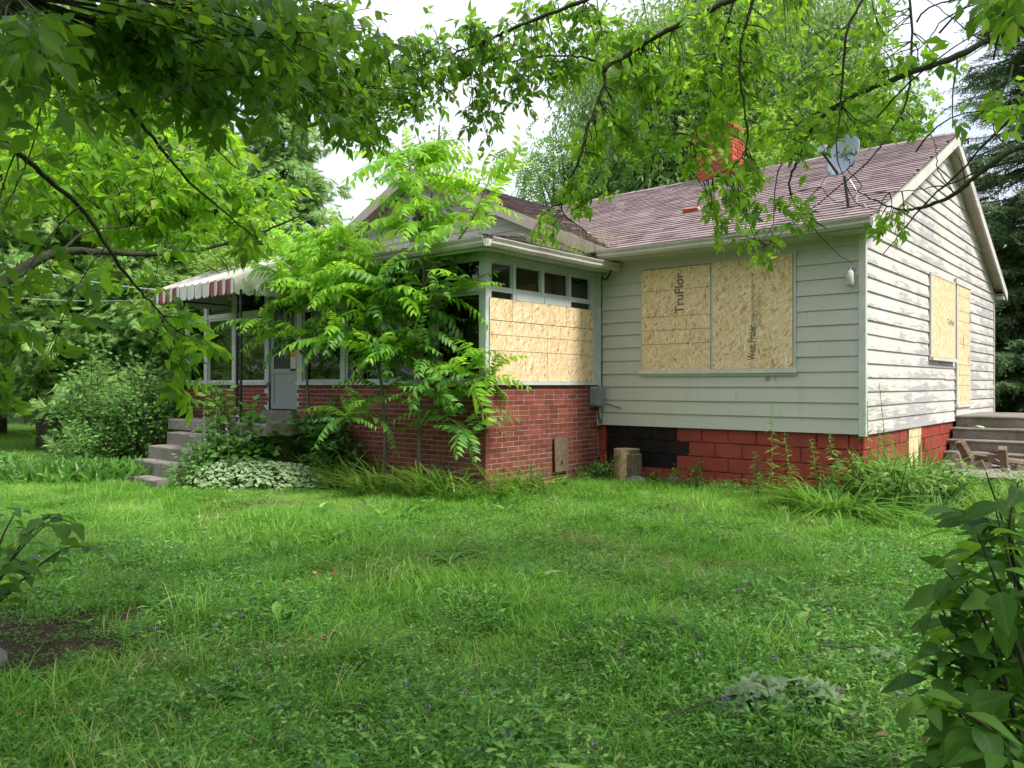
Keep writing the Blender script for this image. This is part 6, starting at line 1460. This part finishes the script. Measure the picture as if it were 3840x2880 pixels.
near_bush("maple_seedling", "small dark seedling on bare soil at the left picture edge", [[(-60, 1330, 4.3), (10, 1230, 4.4), (70, 1160, 4.5), (130, 1110, 4.5)], [(-40, 1320, 4.2), (-10, 1200, 4.3), (20, 1130, 4.4), (40, 1100, 4.4)], [(-40, 1340, 4.2), (40, 1260, 4.3), (130, 1190, 4.3), (190, 1180, 4.3)], [(-50, 1300, 4.0), (10, 1240, 4.0), (60, 1210, 4.1)], [(-30, 1300, 4.2), (50, 1170, 4.3), (100, 1120, 4.3), (160, 1130, 4.3)]], 16, .12, 42, (-2.9, 4.3, 0))
# ---- wilted maple branches on the lawn
def t_lobed(seed):
    rg = np.random.default_rng(seed); n = 30; V = [(0, .25, .02)]
    for i in range(n):
        a = -2.6 + 5.2 * i / (n - 1); lob = abs(math.cos(a * 1.5)) ** .6; r_ = (.30 + .30 * lob + .06 * (i % 2)) * (1.05 - .12 * abs(a)); V.append((math.sin(a) * r_, .32 + math.cos(a) * r_ * .95, rg.uniform(-.16, .16) - .25 * r_))
    return np.array(V), [np.array([[0, i, i + 1] for i in range(1, n)])]
LOB = [t_lobed(s) for s in range(4)]
def wilted(label, px, py, d, n, seed, sz):
    rg = np.random.default_rng(seed); c = at(px, py, d); c[2] = float(gz(c[0], c[1])) + .075; t = thing("wilted_branch", label, "branch", tuple(c)); b = B(); b.tube(spline([(-.55, -.18, -.03), (-.25, -.05, .02), (0, 0, .03), (.2, .05, .02)], 5), .005, 5); b.obj("stem", M['twig'], t)
    for k in range(n):
        me = put(LOB[k % 4], M['wilt'], "leaf") if k < 4 else bpy.data.objects[first[k % 4]].data
        o = link("leaf", me, t); first = globals().setdefault('first', {}); first[k % 4] = o.name
        p = rg.normal(0, 1, 3) * [.13, .06, .015] + [0, 0, .0 + .03 * k / n]; Mx = frames(rg.normal(0, 1, 3) * [1, 1, .25], rg.normal(0, .7, 3) + [0, -.6, 1]) * sz * rg.uniform(.7, 1.15); o.matrix_local = Matrix([[*Mx[0], p[0]], [*Mx[1], p[1]], [*Mx[2], p[2]], [0, 0, 0, 1]])
wilted("torn maple branch with wilted silvery leaves lying on the near lawn", 1670, 1515, 3.42, 18, 3, .145)
wilted("pale wilted leaves on the lawn beside the near bush", 1850, 1405, 4.05, 6, 5, .13)
# ---- dry weeds on the roofs
def tufts(name, label, pts, n, h, mat, seed, spread=.25):
    rg = np.random.default_rng(seed); b = B(); P = []
    for p in pts: P.append(np.array(p) + rg.normal(0, 1, (n, 3)) * [spread, spread, .0])
    P = np.concatenate(P); blades(b, P, rg.uniform(h * .4, h * 1.2, len(P)), .005, rg.uniform(0, 6.28, len(P)), rg.uniform(.05, .9, len(P)), 3); b.obj(name, M[mat], kind="stuff", label=label, cat="weeds")
tufts("dry_weeds", "dry straw coloured weeds rooted in the roof valley and gutter", [hw(-3.75, -.35, 3.40), hw(-3.8, -.9, 3.36), hw(-3.6, -.1, 3.45), hw(-3.95, .1, 3.62), hw(-3.75, -1.4, 3.33), hw(-3.5, .05, 3.5)], 46, .36, 'straw', 1, .16)
tufts("gutter_moss", "green moss and seedlings along the porch gutter", [hw(-3.72, -.8 - .22 * k, 3.33) for k in range(6)] + [hw(-5 - .6 * k, -2.9, 3.29) for k in range(8)], 40, .13, 'grass_pale', 2, .10)
tufts("dry_weeds", "dry brown stalks standing in the front porch gutter", [hw(-6 - .7 * k, -2.9, 3.28) for k in range(7)], 18, .28, 'straw', 3, .15)
b = B(); rg = np.random.default_rng(6)
for k in range(14):
    p = hw(-3.7 + rg.normal(0, .2), -.2 + rg.normal(0, .3), 3.5); q = p + np.array([rg.normal(-.5, .5), rg.normal(0, .3), rg.uniform(.1, .7)]); b.tube(spline([p, (p + q) / 2 + rg.normal(0, .1, 3), q], 4), .004, 3, cap=False)
o = b.obj("dead_twigs", M['straw'], kind="stuff", label="tangle of fallen dead twigs in the roof valley", cat="twigs")

# ------------------------------------------------------------------ lawn
M['thatch'] = leaf_mat('grass_thatch', [(.0, (.10, .15, .04)), (.5, (.24, .27, .10)), (1, (.42, .38, .2))], (.4, .45, .15), .3, .7, .15, obj=True)
OVN = t_ovate(.22, 2, .06, .2)
SRC = bpy.data.collections.new("lawn_pieces")
def src(i, b, mats):
    o = bpy.data.objects.new("lawn_piece_%02d" % i, b.mesh("lawn_piece_%02d" % i, mats)); SRC.objects.link(o)
rg = np.random.default_rng(200)
def disc(n, r): a = rg.uniform(0, 6.28, n); q = np.sqrt(rg.random(n)) * r; return np.stack([np.cos(a) * q, np.sin(a) * q, np.zeros(n)], 1)
def weeds(b, nst, r, lsz, hmax, flower=.0, m=0):
    for p in disc(nst, r):
        h = rg.uniform(.3, 1) * hmax; k = int(rg.integers(5, 11)); u = rg.uniform(.2, 1, k); a = rg.uniform(0, 6.28, k); pp = p + np.stack([.15 * h * np.cos(a[0]) * u, .15 * h * np.sin(a[0]) * u, h * u], 1)
        scatter(b, OVN, pp, np.stack([np.cos(a), np.sin(a), rg.uniform(-.3, .7, k)], 1), rg.normal(0, .3, (k, 3)) + [0, 0, 1], lsz * rg.uniform(.6, 1.5, k), m)
        if rg.random() < flower:
            t_ = p + np.array([.15 * h * math.cos(a[0]), .15 * h * math.sin(a[0]), h]); blades(b, p[None], [h * 1.3], .004, [0.0], [.1], 2, m); scatter(b, t_ovate(.45, 2), np.tile(t_ + [0, 0, .02], (9, 1)) + rg.normal(0, .006, (9, 3)), rg.normal(0, 1, (9, 3)) + [0, 0, .3], rg.normal(0, 1, (9, 3)), .012, 1)
for i in range(4):
    b = B(); n = 180; P = disc(n, .21); blades(b, P, rg.uniform(.07, .20, n), rg.uniform(.003, .006, n), rg.normal(0, 1.1, n) + i, rg.uniform(.4, 1.7, n), 3); src(i, b, [M['grass']])
for i in range(4, 6):
    b = B(); n = 260; P = disc(n, .21); blades(b, P, rg.uniform(.05, .14, n), rg.uniform(.0025, .0045, n), rg.normal(0, .7, n), rg.uniform(.7, 2.2, n), 3); src(i, b, [M['grass_pale']])
for i in range(6, 10):
    b = B(); weeds(b, 30, .2, .028, .13, (.0, .01, .07, .03)[i - 6]); n = 190; blades(b, disc(n, .2), rg.uniform(.07, .18, n), .0035, rg.uniform(0, 6.28, n), rg.uniform(.4, 1.6, n), 3, 2); src(i, b, [M['weed'], M['purple'], M['grass']])
for i in range(10, 12):
    b = B(); k = 9; a = np.arange(k) * 2.4 + rg.normal(0, .3, k); scatter(b, t_ovate(.17, 4, .06, .35, .05, .6), np.zeros((k, 3)) + [0, 0, .03], np.stack([np.cos(a), np.sin(a), rg.uniform(.25, 1.0, k)], 1), np.tile([0, 0, 1.0], (k, 1)), rg.uniform(.11, .19, k)); src(i, b, [M['weed']])
b = B(); n = 90; P = disc(n, .10); blades(b, P, rg.uniform(.16, .36, n), .004, rg.uniform(0, 6.28, n), rg.uniform(.3, 1.2, n), 4); src(12, b, [M['grass']])
b = B(); k = 5; scatter(b, t_ovate(.4, 3, .12, .3, .1), disc(k, .2) + [0, 0, .09], rg.normal(0, 1, (k, 3)) * [1, 1, .2], rg.normal(0, .5, (k, 3)) + [0, 0, 1], rg.uniform(.03, .07, k)); n = 14; blades(b, disc(n, .2) + [0, 0, .05], rg.uniform(.1, .25, n), .003, rg.uniform(0, 6.28, n), 2.2, 3, 1); src(13, b, [M['deadleaf'], M['straw']])
b = B()                                                                 # clover
k = 120; P = disc(k, .2); P[:, 2] = rg.uniform(.03, .09, k)
for a0 in (0, 2.1, 4.2):
    a = a0 + rg.uniform(0, 6.28, k) * 0 + P[:, 0] * 40; scatter(b, t_ovate(.45, 2, .03, .05, 0, .6), P, np.stack([np.cos(a), np.sin(a), np.full(k, .15)], 1), rg.normal(0, .15, (k, 3)) + [0, 0, 1], .016)
src(14, b, [M['weed']])
b = B(); n = 150; blades(b, disc(n, .22) + [0, 0, .02], rg.uniform(.08, .22, n), .004, rg.uniform(0, 6.28, n), rg.uniform(1.8, 2.8, n), 3, 0, .28); n = 70; blades(b, disc(n, .2), rg.uniform(.05, .13, n), .004, rg.uniform(0, 6.28, n), rg.uniform(.5, 1.6, n), 3, 1); src(15, b, [M['thatch'], M['grass']])
PX, PY, PI_, PS = [], [], [], []
def vn(x, y, s, ph): return np.sin(x * s + ph) * np.cos(y * s * 1.13 - ph * 2) * .5 + np.sin(x * s * 2.3 + y * s * 1.7 + ph * 3) * .3 + np.sin(x * s * 4.7 - y * s * 3.9 + ph) * .2
def free(x, y):
    hx, hy = wh(x, y)
    ins = (hx > -4.0) & (hx < .03) & (hy > -.02) | (hx > -12) & (hx < -3.9) & (hy > -2.62) | (hx > -9.8) & (hx < -6.9) & (hy > -4.0) & (hy < -2.5) | (hx > -9.45) & (hx < -8.0) & (hy > -5.15) & (hy < -3.9) | (hx > 0) & (hx < 2.4) & (hy > 4.0) | (hx > .15) & (hx < 3.5) & (hy > 2.5) & (hy < 4.4)
    return ~ins
sp = .148; yy = np.arange(2.2, 14.2, sp)
for y in yy:
    xx = np.arange(-.72 * y - .5, .72 * y + .5, sp); x = xx + rg.uniform(-.07, .07, len(xx)); y_ = y + rg.uniform(-.07, .07, len(xx)); ok = free(x, y_)
    soil = np.exp(-(((x + 2.8) / 1.1) ** 2 + ((y_ - 4.4) / .8) ** 2)); ok &= rg.random(len(x)) > soil * 1.35
    x, y_ = x[ok], y_[ok]; w1 = vn(x, y_, .9, 1.3) + .45 * np.clip((7.0 - y_) / 4, -1, 1) + .12 * x / 3; w2 = vn(x, y_, .7, 4.0) + np.clip((y_ - 7) / 4, -1, 1) * .5; q = rg.random(len(x))
    idx = np.where(w1 + rg.normal(0, .25, len(x)) > .12, 6 + rg.integers(0, 4, len(x)), np.where(w2 + rg.normal(0, .25, len(x)) > .35, 4 + rg.integers(0, 2, len(x)), rg.integers(0, 4, len(x))))
    idx = np.where(q < .03, 10 + rg.integers(0, 2, len(x)), idx); idx = np.where((q > .03) & (q < .055), 12, idx); idx = np.where((q > .055) & (q < .061), 13, idx); idx = np.where((q > .07) & (q < .12), 14, idx)
    idx = np.where((vn(x, y_, 1.15, 7.7) + rg.normal(0, .16, len(x)) > .62) & (idx < 6), 15, idx)
    PX.append(x); PY.append(y_); PI_.append(idx); PS.append(rg.uniform(.8, 1.25, len(x)) * (1.0 + .40 * vn(x, y_, 1.6, 2.2)))
for _ in range(1500):
    x, y = rg.uniform(-22, -5.5), rg.uniform(12, 27)
    if free(np.array([x]), np.array([y]))[0]: PX.append([x]); PY.append([y]); PI_.append([4 + int(rg.integers(2))]); PS.append([rg.uniform(1.8, 3.2)])
for _ in range(420):     # seedlings on the bare soil
    x, y = -2.9 + rg.normal(0, .55), 4.4 + rg.normal(0, .5); PX.append([x]); PY.append([y]); PI_.append([14 if rg.random() < .25 else 10 if rg.random() < .1 else 9]); PS.append([rg.uniform(.25, .6) * (1 if rg.random() < .35 else .35)])
PX, PY, PI_, PS = map(np.concatenate, (PX, PY, PI_, PS)); n = len(PX)
me = bpy.data.meshes.new("lawn_grass"); me.vertices.add(n); me.vertices.foreach_set("co", np.stack([PX, PY, gz(PX, PY) - .012], 1).astype(np.float32).ravel())
for nm, ty, val in (("idx", 'INT', PI_.astype(np.int32)), ("siz", 'FLOAT', PS.astype(np.float32))):
    at2 = me.attributes.new(nm, ty, 'POINT'); at2.data.foreach_set("value", val)
at2 = me.attributes.new("rot", 'FLOAT_VECTOR', 'POINT'); at2.data.foreach_set("vector", np.stack([rg.normal(0, .06, n), rg.normal(0, .06, n), rg.uniform(0, 6.28, n)], 1).astype(np.float32).ravel())
lawn = link("lawn_grass", me, kind="stuff", label="overgrown lawn of grass, clover and flowering self heal", cat="grass")
ng = bpy.data.node_groups.new("lawn_scatter", 'GeometryNodeTree'); ng.interface.new_socket("Geometry", in_out='INPUT', socket_type='NodeSocketGeometry'); ng.interface.new_socket("Geometry", in_out='OUTPUT', socket_type='NodeSocketGeometry')
N = ng.nodes; gi, go = N.new("NodeGroupInput"), N.new("NodeGroupOutput"); ci = N.new("GeometryNodeCollectionInfo"); ci.inputs[0].default_value = SRC; ci.inputs[1].default_value = True; ci.inputs[2].default_value = True
ip = N.new("GeometryNodeInstanceOnPoints"); ip.inputs["Pick Instance"].default_value = True
def na(nm, ty): x = N.new("GeometryNodeInputNamedAttribute"); x.data_type = ty; x.inputs[0].default_value = nm; return x.outputs[0]
ng.links.new(gi.outputs[0], ip.inputs["Points"]); ng.links.new(ci.outputs[0], ip.inputs["Instance"]); ng.links.new(na("idx", 'INT'), ip.inputs["Instance Index"]); ng.links.new(na("rot", 'FLOAT_VECTOR'), ip.inputs["Rotation"]); ng.links.new(na("siz", 'FLOAT'), ip.inputs["Scale"]); ng.links.new(ip.outputs[0], go.inputs[0])
md = lawn.modifiers.new("scatter", 'NODES'); md.node_group = ng
# bare soil patch, a little proud of the lawn soil, with a half buried stone
b = B(); a = np.arange(40) * 2 * math.pi / 40; P = [(-2.95, 4.4)] + [(-2.95 + math.cos(q) * 1.05 * (1 + .12 * math.sin(q * 5)), 4.4 + math.sin(q) * .8 * (1 + .1 * math.sin(q * 7 + 1))) for q in a]
P = np.array(P); ring = []
V = [(x, y, float(gz(x, y)) + .022 * (1 if i == 0 else .2)) for i, (x, y) in enumerate(P)]; b.add(V, [np.array([[0, i + 1, (i + 1) % 40 + 1] for i in range(40)])]); b.obj("bare_soil", M['soil'], kind="structure")
o = thing("field_stone", "grey stone half buried in the bare soil at the left edge", "stone", (-2.78, 4.05, .0)); rg2 = np.random.default_rng(90)
bm = bmesh.new(); [bm.verts.new(p) for p in nrm(rg2.normal(0, 1, (60, 3))) * np.array([.16, .12, .10]) * rg2.uniform(.9, 1.1, (60, 1))]; bmesh.ops.convex_hull(bm, input=bm.verts); me = bpy.data.meshes.new("stone_body"); bm.to_mesh(me); bm.free(); me.materials.append(M['stone']); link("stone_body", me, o)
